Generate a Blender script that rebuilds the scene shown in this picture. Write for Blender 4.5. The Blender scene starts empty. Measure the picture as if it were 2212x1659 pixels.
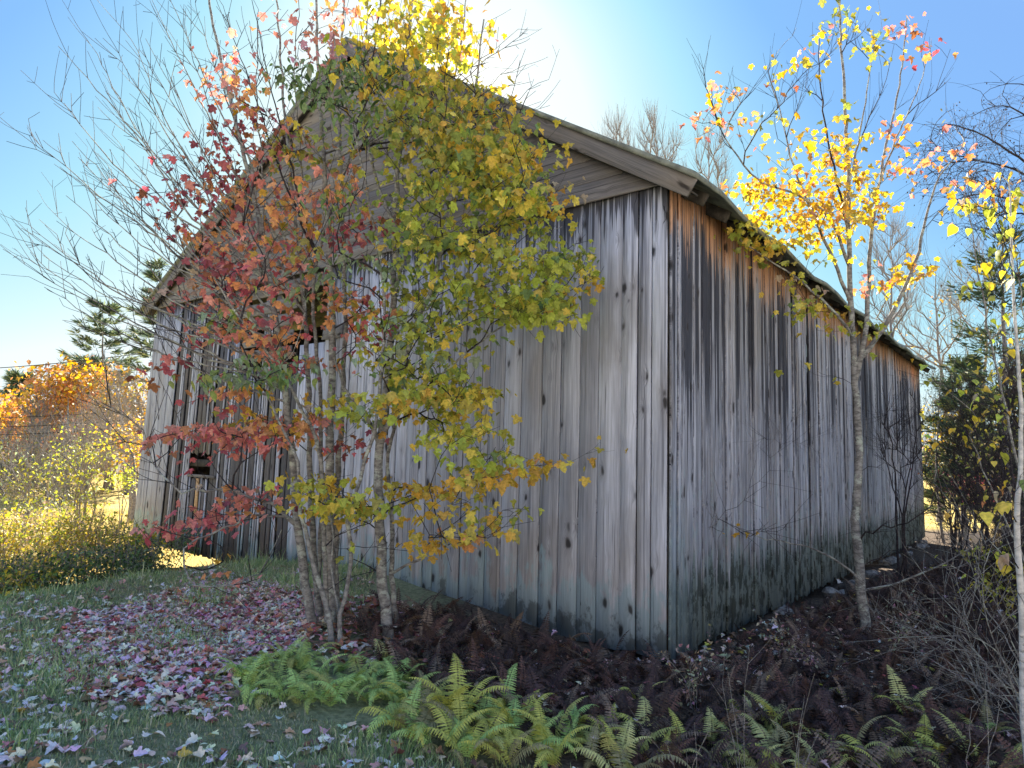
import bpy, math, random
import numpy as np
from mathutils import Vector, Matrix, Quaternion

rnd = random.Random(7)
nr = np.random.default_rng(11)
scene = bpy.context.scene
COL = scene.collection

# ------------------------------------------------------------------ camera
FPX, CX, CY = 1476.0, 1106.0, 829.5
PITCH, ROLL = math.radians(6.07), math.radians(1.56)
_r0 = np.array([1.0, 0, 0])
_F = np.array([0, math.cos(PITCH), math.sin(PITCH)])
_u0 = np.array([0, -math.sin(PITCH), math.cos(PITCH)])
_R = math.cos(ROLL) * _r0 + math.sin(ROLL) * _u0
_U = -math.sin(ROLL) * _r0 + math.cos(ROLL) * _u0
CAM = np.array([0, 0, 1.6])
cd = bpy.data.cameras.new('camera')
cam = bpy.data.objects.new('camera', cd)
COL.objects.link(cam)
cam.matrix_world = Matrix(((_R[0], _U[0], -_F[0], CAM[0]), (_R[1], _U[1], -_F[1], CAM[1]),
                           (_R[2], _U[2], -_F[2], CAM[2]), (0, 0, 0, 1)))
cd.sensor_width = 36.0
cd.lens = 36.0 * FPX / 2212.0
cd.clip_start = 0.05
cd.clip_end = 3000
scene.camera = cam

# ------------------------------------------------------------------ light
SUN_AZ, SUN_EL = math.radians(-6.7), math.radians(29.8)
SUN_ENERGY = 4.3
world = bpy.data.worlds.new('World')
scene.world = world
world.use_nodes = True
wn = world.node_tree
wn.nodes.clear()
sky = wn.nodes.new('ShaderNodeTexSky')
sky.sky_type = 'NISHITA'
sky.sun_disc = False
sky.sun_elevation = SUN_EL
sky.sun_rotation = SUN_AZ
sky.altitude = 300
sky.air_density = 1.0
sky.dust_density = 0.8
sky.ozone_density = 3.0
# the sky's brightness, compressed the way the photograph's tone curve does, with the colours it gives them
bw = wn.nodes.new('ShaderNodeRGBToBW')
dv = wn.nodes.new('ShaderNodeMath')
dv.operation = 'DIVIDE'
dv.inputs[1].default_value = 14.0
rp = wn.nodes.new('ShaderNodeValToRGB')
stops = [(0.0, (0.34, 0.51, 0.87)), (0.20, (0.23, 0.45, 0.87)), (0.27, (0.24, 0.50, 0.90)), (0.38, (0.42, 0.76, 0.92)), (0.50, (0.66, 0.90, 0.96)),
         (0.58, (0.84, 0.97, 1.0)), (0.72, (0.90, 1.0, 1.02)), (0.94, (1.6, 1.58, 1.45))]
cr = rp.color_ramp
while len(cr.elements) < len(stops):
    cr.elements.new(0.5)
for e, (p, c) in zip(cr.elements, stops):
    e.position = p
    e.color = (*c, 1)
sc_ = wn.nodes.new('ShaderNodeVectorMath')
sc_.operation = 'SCALE'
sc_.inputs['Scale'].default_value = 2.0
bg = wn.nodes.new('ShaderNodeBackground')
bg.inputs['Strength'].default_value = 0.099
wo = wn.nodes.new('ShaderNodeOutputWorld')
wn.links.new(sky.outputs[0], bw.inputs[0])
wn.links.new(bw.outputs[0], dv.inputs[0])
wn.links.new(dv.outputs[0], rp.inputs[0])
wn.links.new(rp.outputs[0], sc_.inputs[0])
wn.links.new(sc_.outputs[0], bg.inputs[0])
wn.links.new(bg.outputs[0], wo.inputs[0])

sl = bpy.data.lights.new('sun', 'SUN')
sl.energy = SUN_ENERGY
sl.angle = math.radians(0.53)
sl.color = (1.0, 0.90, 0.74)
so = bpy.data.objects.new('sun', sl)
COL.objects.link(so)
SV = Vector((math.sin(SUN_AZ) * math.cos(SUN_EL), math.cos(SUN_AZ) * math.cos(SUN_EL), math.sin(SUN_EL)))
so.rotation_euler = SV.to_track_quat('Z', 'Y').to_euler()
so.location = (0, 0, 30)

vs = scene.view_settings
vs.view_transform = 'Standard'
vs.look = 'None'
vs.gamma = 1.0
vs.use_curve_mapping = False
vs.exposure = 2.5
scene.render.engine = 'CYCLES'
scene.cycles.max_bounces = 8
scene.cycles.transparent_max_bounces = 4
scene.cycles.use_denoising = True


# ------------------------------------------------------------------ helpers
def ray(x, y):
    return _F + (x - CX) / FPX * _R - (y - CY) / FPX * _U


def at(x, y, Y):
    """world point seen at photo position (x, y), at distance Y ahead"""
    v = ray(x, y)
    return CAM + v * Y / v[1]


def sstep(a, b, x):
    t = np.clip((x - a) / (b - a), 0, 1)
    return t * t * (3 - 2 * t)


def ground_z(x, y):
    x = np.asarray(x, float)
    y = np.asarray(y, float)
    z = -0.03 - 0.33 * sstep(-1.8, 1.6, x) * sstep(1.0, 4.5, y)
    z = z - 0.09 * sstep(2.0, 5.0, x) * sstep(6, 10, y)
    fall = sstep(-2.2, -4.6, x) * sstep(9.4, 12.5, y)
    bank = sstep(-3.6, -4.8, x) * sstep(0.0, 2.4, y - 7.0 - 2.0 * np.maximum(x + 5.3, -1.2))
    z = z - 0.75 * (1 - (1 - fall) * (1 - bank))
    z = z + 3.0 * np.exp(-(((x + 26) / 11.0) ** 2 + ((y - 52) / 9.0) ** 2))
    z = z + 2.2 * sstep(60, 140, y)
    z = z + 13.0 * sstep(-4, -46, y)          # unseen slope added behind the viewer to bounce sun onto the walls
    near = np.exp(-(x * x + y * y) / 600.0)
    z = z + near * (0.022 * np.sin(x * 2.3 + 1.1 * np.sin(y * 1.7)) + 0.018 * np.sin(y * 3.1 + x * 1.3))
    return z


def gr(x, y):
    """world point on the ground seen at photo position (x, y)"""
    v = ray(x, y)
    Y = 5.0
    for _ in range(40):
        p = CAM + v * Y / v[1]
        zt = float(ground_z(p[0], p[1]))
        Yn = (zt - 1.6) / v[2] * v[1] if v[2] < -1e-4 else 60.0
        Y += 0.6 * (min(Yn, 80.0) - Y)
    p = CAM + v * Y / v[1]
    p[2] = float(ground_z(p[0], p[1]))
    return p


def inpoly(x, y, poly):
    x = np.asarray(x)
    y = np.asarray(y)
    c = np.zeros(x.shape, bool)
    n = len(poly)
    for i in range(n):
        x0, y0 = poly[i]
        x1, y1 = poly[(i + 1) % n]
        m = ((y0 > y) != (y1 > y)) & (x < (x1 - x0) * (y - y0) / (y1 - y0 + 1e-12) + x0)
        c ^= m
    return c


def link(o, parent=None):
    COL.objects.link(o)
    if parent is not None:
        o.parent = parent
    return o


def mesh_np(name, V, F, mat=None, cols=None, smooth=False):
    """V (n,3), F list of index arrays: each (m,k)"""
    me = bpy.data.meshes.new(name)
    V = np.asarray(V, np.float32)
    if not isinstance(F, list):
        F = [F]
    F = [np.asarray(f, np.int32) for f in F if len(f)]
    loops = np.concatenate([f.ravel() for f in F])
    sizes = np.concatenate([np.full(len(f), f.shape[1], np.int32) for f in F])
    starts = np.concatenate([[0], np.cumsum(sizes)[:-1]]).astype(np.int32)
    me.vertices.add(len(V))
    me.vertices.foreach_set('co', V.ravel())
    me.loops.add(len(loops))
    me.loops.foreach_set('vertex_index', loops)
    me.polygons.add(len(sizes))
    me.polygons.foreach_set('loop_start', starts)
    me.polygons.foreach_set('loop_total', sizes)
    if smooth:
        me.polygons.foreach_set('use_smooth', np.ones(len(sizes), bool))
    if cols is not None:
        ca = me.color_attributes.new('col', 'FLOAT_COLOR', 'POINT')
        cc = np.ones((len(V), 4), np.float32)
        cc[:, :3] = cols
        ca.data.foreach_set('color', cc.ravel())
    me.update(calc_edges=True)
    me.validate()
    if mat:
        me.materials.append(mat)
    return me


def obj(name, me, parent=None, loc=None):
    o = bpy.data.objects.new(name, me)
    link(o, parent)
    if loc is not None:
        o.location = loc
    return o


def thing(name, label, cat, loc=(0, 0, 0), rotz=0.0, group=None):
    o = bpy.data.objects.new(name, None)
    o.empty_display_size = 0.2
    link(o)
    o.location = loc
    o.rotation_euler = (0, 0, rotz)
    o['label'] = label
    o['category'] = cat
    if group:
        o['group'] = group
    return o


def tag(o, label=None, cat=None, group=None, kind=None):
    if label: o['label'] = label
    if cat: o['category'] = cat
    if group: o['group'] = group
    if kind: o['kind'] = kind
    return o


# ------------------------------------------------------------------ materials
class NT:
    def __init__(self, name):
        self.m = bpy.data.materials.new(name)
        self.m.use_nodes = True
        self.t = self.m.node_tree
        self.t.nodes.clear()
        self.out = self.t.nodes.new('ShaderNodeOutputMaterial')

    def n(self, typ, **kw):
        nd = self.t.nodes.new(typ)
        for k, v in kw.items():
            if k.startswith('_'):
                setattr(nd, k[1:], v)
        for k, v in kw.items():
            if k.startswith('_'):
                continue
            key = int(k[1:]) if k[0] == 'i' and k[1:].isdigit() else k
            self.put(nd.inputs[key], v)
        return nd

    def put(self, sock, v):
        if isinstance(v, bpy.types.NodeSocket):
            self.t.links.new(v, sock)
        elif isinstance(v, bpy.types.Node):
            self.t.links.new(v.outputs[0], sock)
        else:
            if isinstance(v, (tuple, list)) and len(v) == 3 and sock.type == 'RGBA':
                v = (*v, 1)
            sock.default_value = v

    def math(self, op, a, b=0.0, clamp=False):
        return self.n('ShaderNodeMath', _operation=op, _use_clamp=clamp, i0=a, i1=b).outputs[0]

    def mr(self, v, a, b, c=0.0, d=1.0, smooth=True):
        return self.n('ShaderNodeMapRange', _interpolation_type='SMOOTHSTEP' if smooth else 'LINEAR',
                      i0=v, i1=a, i2=b, i3=c, i4=d).outputs[0]

    def mix(self, f, a, b, mode='MIX'):
        nd = self.n('ShaderNodeMix', _data_type='RGBA', _blend_type=mode)
        self.put(nd.inputs[0], f)
        self.put(nd.inputs[6], a)
        self.put(nd.inputs[7], b)
        return nd.outputs[2]

    def comb(self, x, y, z):
        return self.n('ShaderNodeCombineXYZ', i0=x, i1=y, i2=z).outputs[0]

    def noise(self, vec, scale=1.0, detail=4.0, rough=0.55, dist=0.0):
        return self.n('ShaderNodeTexNoise', Vector=vec, Scale=scale, Detail=detail, Roughness=rough,
                      Distortion=dist).outputs[0]

    def ramp(self, v, stops):
        nd = self.n('ShaderNodeValToRGB', i0=v)
        cr = nd.color_ramp
        while len(cr.elements) < len(stops):
            cr.elements.new(0.5)
        for e, (p, c) in zip(cr.elements, stops):
            e.position = p
            e.color = (*c, 1) if len(c) == 3 else c
        return nd.outputs[0]

    def finish(self, color, rough=0.85, bump=None, bstr=0.5, bdist=0.01, spec=0.3):
        p = self.n('ShaderNodeBsdfPrincipled')
        self.put(p.inputs['Base Color'], color)
        self.put(p.inputs['Roughness'], rough)
        self.put(p.inputs['Specular IOR Level'], spec)
        if bump is not None:
            b = self.n('ShaderNodeBump', Strength=bstr, Distance=bdist, Height=bump)
            self.put(p.inputs['Normal'], b.outputs[0])
        self.t.links.new(p.outputs[0], self.out.inputs[0])
        return self.m


def wood_mat(kind):
    """weathered barn boards; object space is t (along side wall), s (along gable), z (up)"""
    M = NT('weathered_' + kind)
    tc = M.n('ShaderNodeTexCoord')
    sep = M.n('ShaderNodeSeparateXYZ', i0=tc.outputs['Object'])
    rv = M.n('ShaderNodeObjectInfo').outputs['Random']
    t, s, z = sep.outputs
    if kind == 'gable_plank':
        u, w = s, z
    elif kind == 'side_plank':
        u, w = t, z
    elif kind == 'level_plank':
        u, w = z, s
    elif kind == 'level_slat':
        u, w = s, z
    else:  # rake boards run along the roof slope
        k = -0.55 if kind == 'rake_plank' else 0.52
        u = M.math('ADD', M.math('MULTIPLY', z, 0.84), M.math('MULTIPLY', s, k))
        w = s
    ro = M.math('MULTIPLY', rv, 37.0)
    # knots: cells stretched along the board
    kv = M.comb(M.math('MULTIPLY', u, 6.0), M.math('MULTIPLY', w, 2.7), ro)
    kw = M.noise(M.comb(M.math('MULTIPLY', u, 9.0), M.math('MULTIPLY', w, 5.0), ro), 1.0, 2.0)
    kv2 = M.n('ShaderNodeVectorMath', _operation='ADD', i0=kv,
              i1=M.n('ShaderNodeVectorMath', _operation='SCALE', i0=M.comb(kw, kw, 0.0), Scale=0.35).outputs[0]).outputs[0]
    vn = M.n('ShaderNodeTexVoronoi', _feature='F1', _voronoi_dimensions='3D', Vector=kv2, Scale=1.0, Randomness=1.0)
    vsep = M.n('ShaderNodeSeparateColor', i0=vn.outputs['Color'])
    vor = M.math('ADD', vn.outputs['Distance'], M.math('MULTIPLY', vsep.outputs[0], 0.16))
    knot = M.mr(vor, 0.13, 0.25, 1.0, 0.0)
    halo = M.mr(vor, 0.14, 0.46, 1.0, 0.0)
    # grain bends round the knots
    ub = M.math('ADD', u, M.math('MULTIPLY', halo, 0.035))
    g1 = M.noise(M.comb(M.math('MULTIPLY', ub, 38.0), M.math('MULTIPLY', w, 0.9), ro), 1.0, 6.0, 0.62)
    g2 = M.noise(M.comb(M.math('MULTIPLY', ub, 210.0), M.math('MULTIPLY', w, 3.0), ro), 1.0, 5.0, 0.7)
    g3 = M.noise(M.comb(M.math('MULTIPLY', u, 8.0), M.math('MULTIPLY', w, 0.45), ro), 1.0, 5.0, 0.6, 0.4)
    grain = M.math('ADD', M.math('MULTIPLY', g1, 0.5), M.math('MULTIPLY', g2, 0.5))
    if kind == 'side_plank':
        light, dark = (0.58, 0.56, 0.55), (0.12, 0.115, 0.12)
        base = M.ramp(grain, [(0.39, dark), (0.47, (0.31, 0.30, 0.30)), (0.56, light), (0.68, (0.72, 0.70, 0.68))])
    elif kind == 'gable_plank':
        base = M.ramp(grain, [(0.33, (0.27, 0.26, 0.265)), (0.46, (0.46, 0.45, 0.45)), (0.58, (0.61, 0.595, 0.59)), (0.7, (0.72, 0.70, 0.69))])
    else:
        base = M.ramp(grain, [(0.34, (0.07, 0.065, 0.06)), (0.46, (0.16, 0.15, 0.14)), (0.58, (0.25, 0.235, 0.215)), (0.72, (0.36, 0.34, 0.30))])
    # board to board tone
    tone = M.mr(rv, 0.0, 1.0, 0.66 if kind == 'side_plank' else 0.74, 1.18, smooth=False)
    base = M.mix(1.0, base, M.comb(tone, tone, tone), 'MULTIPLY')
    # broad blotches
    bl = M.mr(g3, 0.36, 0.62)
    base = M.mix(M.math('MULTIPLY', M.math('SUBTRACT', 1.0, bl), 0.38), base, (0.15, 0.145, 0.15))
    brown = M.noise(M.comb(M.math('MULTIPLY', u, 2.2), M.math('MULTIPLY', w, 0.7), 3.0), 1.0, 4.0)
    base = M.mix(M.math('MULTIPLY', M.mr(brown, 0.46, 0.66), 0.45), base, M.mix(grain, (0.12, 0.095, 0.07), (0.40, 0.345, 0.28)))
    if kind == 'gable_plank':
        drip = M.noise(M.comb(M.math('MULTIPLY', u, 26.0), M.math('MULTIPLY', w, 0.35), 5.0), 1.0, 4.0, 0.65)
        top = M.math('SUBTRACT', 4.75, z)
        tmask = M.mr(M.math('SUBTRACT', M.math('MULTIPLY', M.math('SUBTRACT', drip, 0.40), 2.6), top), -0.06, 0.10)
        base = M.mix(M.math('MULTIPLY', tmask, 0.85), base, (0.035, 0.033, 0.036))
        # long dark run-offs
        run = M.noise(M.comb(M.math('MULTIPLY', u, 11.0), M.math('MULTIPLY', w, 0.16), 9.0), 1.0, 4.0, 0.62)
        base = M.mix(M.math('MULTIPLY', M.mr(run, 0.56, 0.66), 0.62), base, (0.055, 0.055, 0.065))
        # teal lichen and damp near the foot
        li = M.noise(M.comb(M.math('MULTIPLY', u, 4.5), M.math('MULTIPLY', w, 1.6), 2.0), 1.0, 6.0, 0.68)
        lf = M.math('ADD', li, M.mr(z, 0.1, 1.2, 0.22, -0.26, smooth=False))
        base = M.mix(M.math('MULTIPLY', M.mr(lf, 0.46, 0.56), 0.75), base, M.mix(grain, (0.13, 0.20, 0.20), (0.50, 0.64, 0.66)))
        df = M.math('ADD', M.noise(M.comb(M.math('MULTIPLY', u, 3.1), M.math('MULTIPLY', w, 1.9), 7.0), 1.0, 5.0, 0.7),
                    M.mr(z, 0.1, 1.0, 0.12, -0.32, smooth=False))
        base = M.mix(M.math('MULTIPLY', M.mr(df, 0.54, 0.62), 0.65), base, (0.065, 0.072, 0.06))
    if kind == 'side_plank':
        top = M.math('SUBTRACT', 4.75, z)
        n1 = M.noise(M.comb(M.math('MULTIPLY', u, 40.0), M.math('MULTIPLY', w, 0.25), 1.0), 1.0, 5.0, 0.7)
        n2 = M.noise(M.comb(M.math('MULTIPLY', u, 0.9), 0.0, 4.0), 1.0, 2.0)
        n3 = M.noise(M.comb(M.math('MULTIPLY', u, 26.0), M.math('MULTIPLY', w, 0.2), 8.0), 1.0, 5.0, 0.72)
        lo = M.math('ADD', M.math('MULTIPLY', n1, 3.4), M.math('MULTIPLY', n2, 2.4))      # where the orange ends
        omask = M.mr(M.math('SUBTRACT', M.math('SUBTRACT', lo, 2.45), top), -0.03, 0.06)
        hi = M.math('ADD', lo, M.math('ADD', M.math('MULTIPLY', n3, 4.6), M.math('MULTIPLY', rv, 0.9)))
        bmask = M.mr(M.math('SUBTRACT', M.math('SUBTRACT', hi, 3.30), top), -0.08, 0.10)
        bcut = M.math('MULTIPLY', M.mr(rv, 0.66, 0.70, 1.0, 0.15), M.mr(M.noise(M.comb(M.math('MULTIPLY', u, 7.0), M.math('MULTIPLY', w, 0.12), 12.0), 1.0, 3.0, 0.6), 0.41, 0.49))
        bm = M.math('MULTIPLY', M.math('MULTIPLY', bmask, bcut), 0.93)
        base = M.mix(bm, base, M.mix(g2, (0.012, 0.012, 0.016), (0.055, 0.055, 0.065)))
        oc = M.mix(M.mr(M.math('ADD', M.math('MULTIPLY', n1, 0.6), M.math('MULTIPLY', g2, 0.4)), 0.38, 0.6), (0.10, 0.035, 0.02), (0.72, 0.36, 0.17))
        pale = M.mr(top, 0.15, 0.9)
        oc = M.mix(M.math('MULTIPLY', pale, 0.55), oc, (0.60, 0.45, 0.33))
        base = M.mix(M.math('MULTIPLY', omask, 0.95), base, oc)
        n4 = M.noise(M.comb(M.math('MULTIPLY', u, 13.0), M.math('MULTIPLY', w, 0.35), 14.0), 1.0, 5.0, 0.7)
        fm = M.mr(M.math('SUBTRACT', M.math('MULTIPLY', n4, 2.05), z), 0.15, 0.40)
        base = M.mix(M.math('MULTIPLY', fm, 0.92), base, M.mix(g1, (0.012, 0.018, 0.014), (0.06, 0.085, 0.065)))
        li = M.noise(M.comb(M.math('MULTIPLY', u, 6.0), M.math('MULTIPLY', w, 3.0), 2.0), 1.0, 7.0, 0.75)
        lf = M.math('ADD', li, M.mr(z, 0.3, 3.0, 0.10, -0.12, smooth=False))
        base = M.mix(M.math('MULTIPLY', M.mr(lf, 0.55, 0.62), 0.5), base, (0.30, 0.36, 0.33))
        # the boards at the very corner keep a teal bloom
        cr = M.mr(M.math('ADD', t, M.math('MULTIPLY', li, 0.6)), 0.45, 0.95, 1.0, 0.0)
        cz = M.mr(z, 0.2, 2.2, 1.0, 0.0)
        base = M.mix(M.math('MULTIPLY', M.math('MULTIPLY', cr, cz), 0.6), base, M.mix(grain, (0.10, 0.15, 0.15), (0.40, 0.50, 0.50)))
    # knots and checks
    if kind != 'slat':
        base = M.mix(M.math('MULTIPLY', halo, 0.28), base, (0.10, 0.085, 0.08))
        base = M.mix(M.math('MULTIPLY', knot, 0.88), base, (0.022, 0.018, 0.016))
    chk = M.mr(M.noise(M.comb(M.math('MULTIPLY', ub, 95.0), M.math('MULTIPLY', w, 0.55), ro), 1.0, 3.0, 0.5), 0.655, 0.70)
    base = M.mix(M.math('MULTIPLY', chk, 0.8), base, (0.02, 0.02, 0.022))
    hgt = M.math('SUBTRACT', M.math('ADD', M.math('MULTIPLY', g1, 0.5), M.math('MULTIPLY', g2, 0.7)),
                 M.math('ADD', M.math('MULTIPLY', chk, 0.8), M.math('MULTIPLY', knot, 0.5)))
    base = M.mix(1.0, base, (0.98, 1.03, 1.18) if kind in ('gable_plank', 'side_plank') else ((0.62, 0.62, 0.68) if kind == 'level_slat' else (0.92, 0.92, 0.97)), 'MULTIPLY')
    return M.finish(base, 0.88, hgt, 0.7, 0.006, 0.25)


def bark_mat(name, c0, c1, lich=(0.42, 0.46, 0.40), la=0.5, scale=1.0):
    M = NT(name)
    tc = M.n('ShaderNodeTexCoord').outputs['Object']
    mp = M.n('ShaderNodeMapping', i0=tc)
    mp.inputs['Scale'].default_value = (14 * scale, 14 * scale, 30 * scale)
    a = M.noise(mp.outputs[0], 1.0, 6.0, 0.65)
    mp2 = M.n('ShaderNodeMapping', i0=tc)
    mp2.inputs['Scale'].default_value = (6, 6, 9)
    b = M.noise(mp2.outputs[0], 1.0, 6.0, 0.7)
    c = M.mix(M.mr(a, 0.35, 0.65), c0, c1)
    c = M.mix(M.math('MULTIPLY', M.mr(b, 0.52, 0.60), la), c, lich)
    mp3 = M.n('ShaderNodeMapping', i0=tc)
    mp3.inputs['Scale'].default_value = (16, 16, 40)
    cr = M.noise(mp3.outputs[0], 1.0, 3.0, 0.5)
    c = M.mix(M.math('MULTIPLY', M.mr(cr, 0.62, 0.72), 0.45), c, (0.035, 0.03, 0.028))
    return M.finish(c, 0.9, M.math('SUBTRACT', a, M.mr(cr, 0.58, 0.68)), 0.6, 0.006, 0.2)


def leaf_mat(name='leaf', trans=0.42, rough=0.55, var=0.35):
    M = NT(name)
    col = M.n('ShaderNodeVertexColor', _layer_name='col').outputs[0]
    geo = M.n('ShaderNodeNewGeometry')
    nz = M.noise(geo.outputs['Position'], 45.0, 3.0, 0.6)
    hs = M.n('ShaderNodeHueSaturation', Color=col)
    M.put(hs.inputs['Value'], M.mr(nz, 0.3, 0.7, 1.0 - var, 1.0 + var * 0.6, smooth=False))
    p = M.n('ShaderNodeBsdfPrincipled')
    M.put(p.inputs['Base Color'], hs.outputs[0])
    p.inputs['Roughness'].default_value = rough
    p.inputs['Specular IOR Level'].default_value = 0.25
    tr = M.n('ShaderNodeBsdfTranslucent')
    hs2 = M.n('ShaderNodeHueSaturation', Color=hs.outputs[0])
    hs2.inputs['Saturation'].default_value = 1.15
    hs2.inputs['Value'].default_value = 0.95
    M.put(tr.inputs[0], hs2.outputs[0])
    mx = M.n('ShaderNodeMixShader')
    mx.inputs[0].default_value = trans
    M.t.links.new(p.outputs[0], mx.inputs[1])
    M.t.links.new(tr.outputs[0], mx.inputs[2])
    M.t.links.new(mx.outputs[0], M.out.inputs[0])
    return M.m


def plain_mat(name, c0, c1, scale=8.0, rough=0.85, bump=0.4):
    M = NT(name)
    tc = M.n('ShaderNodeTexCoord').outputs['Object']
    a = M.noise(tc, scale, 6.0, 0.65)
    return M.finish(M.mix(M.mr(a, 0.32, 0.68), c0, c1), rough, a, bump, 0.01, 0.25)


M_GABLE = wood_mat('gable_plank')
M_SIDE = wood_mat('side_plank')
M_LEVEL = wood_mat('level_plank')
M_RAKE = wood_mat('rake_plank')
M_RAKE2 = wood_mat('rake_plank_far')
M_SLAT = wood_mat('level_slat')
M_DARKWOOD = plain_mat('dark_rafter_wood', (0.02, 0.017, 0.015), (0.07, 0.06, 0.05), 6)
M_ROOF = plain_mat('roof_felt', (0.10, 0.11, 0.10), (0.24, 0.26, 0.22), 5)
M_STONE = plain_mat('field_stone', (0.09, 0.09, 0.09), (0.34, 0.34, 0.33), 9)
M_BARK = bark_mat('maple_bark', (0.12, 0.11, 0.105), (0.30, 0.285, 0.265), (0.44, 0.47, 0.40), 0.7)
M_TWIG = bark_mat('twig_bark', (0.022, 0.018, 0.022), (0.055, 0.045, 0.05), (0.10, 0.10, 0.10), 0.2)
M_FARBARK = bark_mat('grey_bark', (0.16, 0.14, 0.135), (0.34, 0.31, 0.29), (0.3, 0.3, 0.28), 0.2)
M_BIRCH = bark_mat('birch_bark', (0.42, 0.40, 0.37), (0.66, 0.62, 0.57), (0.2, 0.18, 0.17), 0.3)
M_DRY = bark_mat('dry_stem_bark', (0.16, 0.14, 0.115), (0.38, 0.34, 0.29), (0.3, 0.3, 0.28), 0.1)
M_LEAF = leaf_mat()
M_FERN = leaf_mat('fern_leaf', 0.3, 0.6, 0.3)
M_DEAD = leaf_mat('dead_frond', 0.1, 0.85, 0.5)
M_LITTER = leaf_mat('fallen_leaf', 0.03, 0.75, 0.22)
M_GRASS = leaf_mat('grass_blade', 0.25, 0.7, 0.3)
M_NEEDLE = leaf_mat('needle', 0.15, 0.7, 0.4)


# ------------------------------------------------------------------ ground
def ground():
    xs = np.concatenate([-np.geomspace(400, 14, 40), np.arange(-13.5, 14, 0.16), np.geomspace(14, 400, 40)])
    ys = np.concatenate([-np.geomspace(300, 4, 30), np.arange(-3.5, 20, 0.16), np.geomspace(20.2, 900, 70)])
    X, Y = np.meshgrid(xs, ys)
    Z = ground_z(X, Y)
    V = np.stack([X, Y, Z], -1).reshape(-1, 3)
    w, h = len(xs), len(ys)
    i = np.arange(w * (h - 1)).reshape(h - 1, w)[:, :-1].ravel()
    F = np.stack([i, i + 1, i + w + 1, i + w], -1)
    M = NT('ground_soil')
    tc = M.n('ShaderNodeTexCoord').outputs['Object']
    sp = M.n('ShaderNodeSeparateXYZ', i0=tc)
    x, y = sp.outputs[0], sp.outputs[1]
    a = M.noise(tc, 3.0, 7.0, 0.7)
    b = M.noise(tc, 22.0, 5.0, 0.7)
    soil = M.mix(M.mr(b, 0.3, 0.7), (0.04, 0.03, 0.024), (0.16, 0.12, 0.09))
    turf = M.mix(M.mr(b, 0.3, 0.7), (0.14, 0.16, 0.09), (0.32, 0.33, 0.19))
    wob = M.math('MULTIPLY', M.math('SUBTRACT', a, 0.5), 1.4)
    turfm = M.mr(M.math('ADD', M.math('ADD', x, M.math('MULTIPLY', y, 0.16)), wob), 0.2, 0.9, 1.0, 0.0)
    turfm = M.math('MAXIMUM', turfm, M.mr(M.math('SUBTRACT', x, M.math('MULTIPLY', y, 0.55)), 3.2, 5.0))
    c = M.mix(turfm, soil, turf)
    fn = M.noise(tc, 0.35, 5.0, 0.6)
    fld = M.mix(M.mr(fn, 0.35, 0.65), (0.42, 0.29, 0.07), (0.50, 0.40, 0.14))
    fld = M.mix(M.mr(b, 0.4, 0.8, 0.0, 0.5), fld, (0.22, 0.24, 0.06))
    # mown field starts beyond the barn, left and behind
    f1 = M.mr(M.math('ADD', y, M.math('MULTIPLY', wob, 0.8)), 10.5, 13.0)
    f2 = M.math('MULTIPLY', f1, M.mr(x, -4.0, -5.5))
    f3 = M.mr(M.math('ADD', y, wob), 22.0, 25.0)
    f4 = M.mr(y, -3.0, -5.0)
    ff = M.math('MAXIMUM', f2, f3)
    c = M.mix(ff, c, fld)
    c = M.mix(f4, c, M.mix(M.mr(fn, 0.35, 0.65), (0.50, 0.46, 0.40), (0.62, 0.57, 0.50)))  # pale unseen slope behind the viewer, coloured to throw back fill light
    # gravel bank in the field
    dx = M.math('DIVIDE', M.math('ADD', x, 26.0), 9.0)
    dy = M.math('DIVIDE', M.math('SUBTRACT', y, 49.0), 9.0)
    rr = M.math('ADD', M.math('MULTIPLY', dx, dx), M.math('MULTIPLY', dy, dy))
    c = M.mix(M.mr(M.math('ADD', rr, M.math('MULTIPLY', a, 0.5)), 0.9, 1.3, 0.85, 0.0), c, (0.20, 0.18, 0.17))
    m = M.finish(c, 0.95, b, 0.8, 0.03, 0.1)
    o = obj('ground', mesh_np('ground', V, F, m, smooth=True))
    tag(o, kind='structure')
    return o


ground()

# ------------------------------------------------------------------ barn
C0 = at(1440, 1422, 6.8)
ZB = C0[2]
GD = np.array([-0.7804, 0.6253])
SD = np.array([0.6253, 0.7804])
BW, BL, EZ, AS, AZ = 11.42, 16.0, 4.75, 5.28, 8.07


def barn_w(t, s, z):
    return np.array([C0[0] + s * GD[0] + t * SD[0], C0[1] + s * GD[1] + t * SD[1], ZB + z])


barn = thing('barn', 'weathered grey plank barn with a gable roof and orange stains under its long eave', 'barn',
             (C0[0], C0[1], ZB), math.atan2(SD[1], SD[0]))


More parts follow.
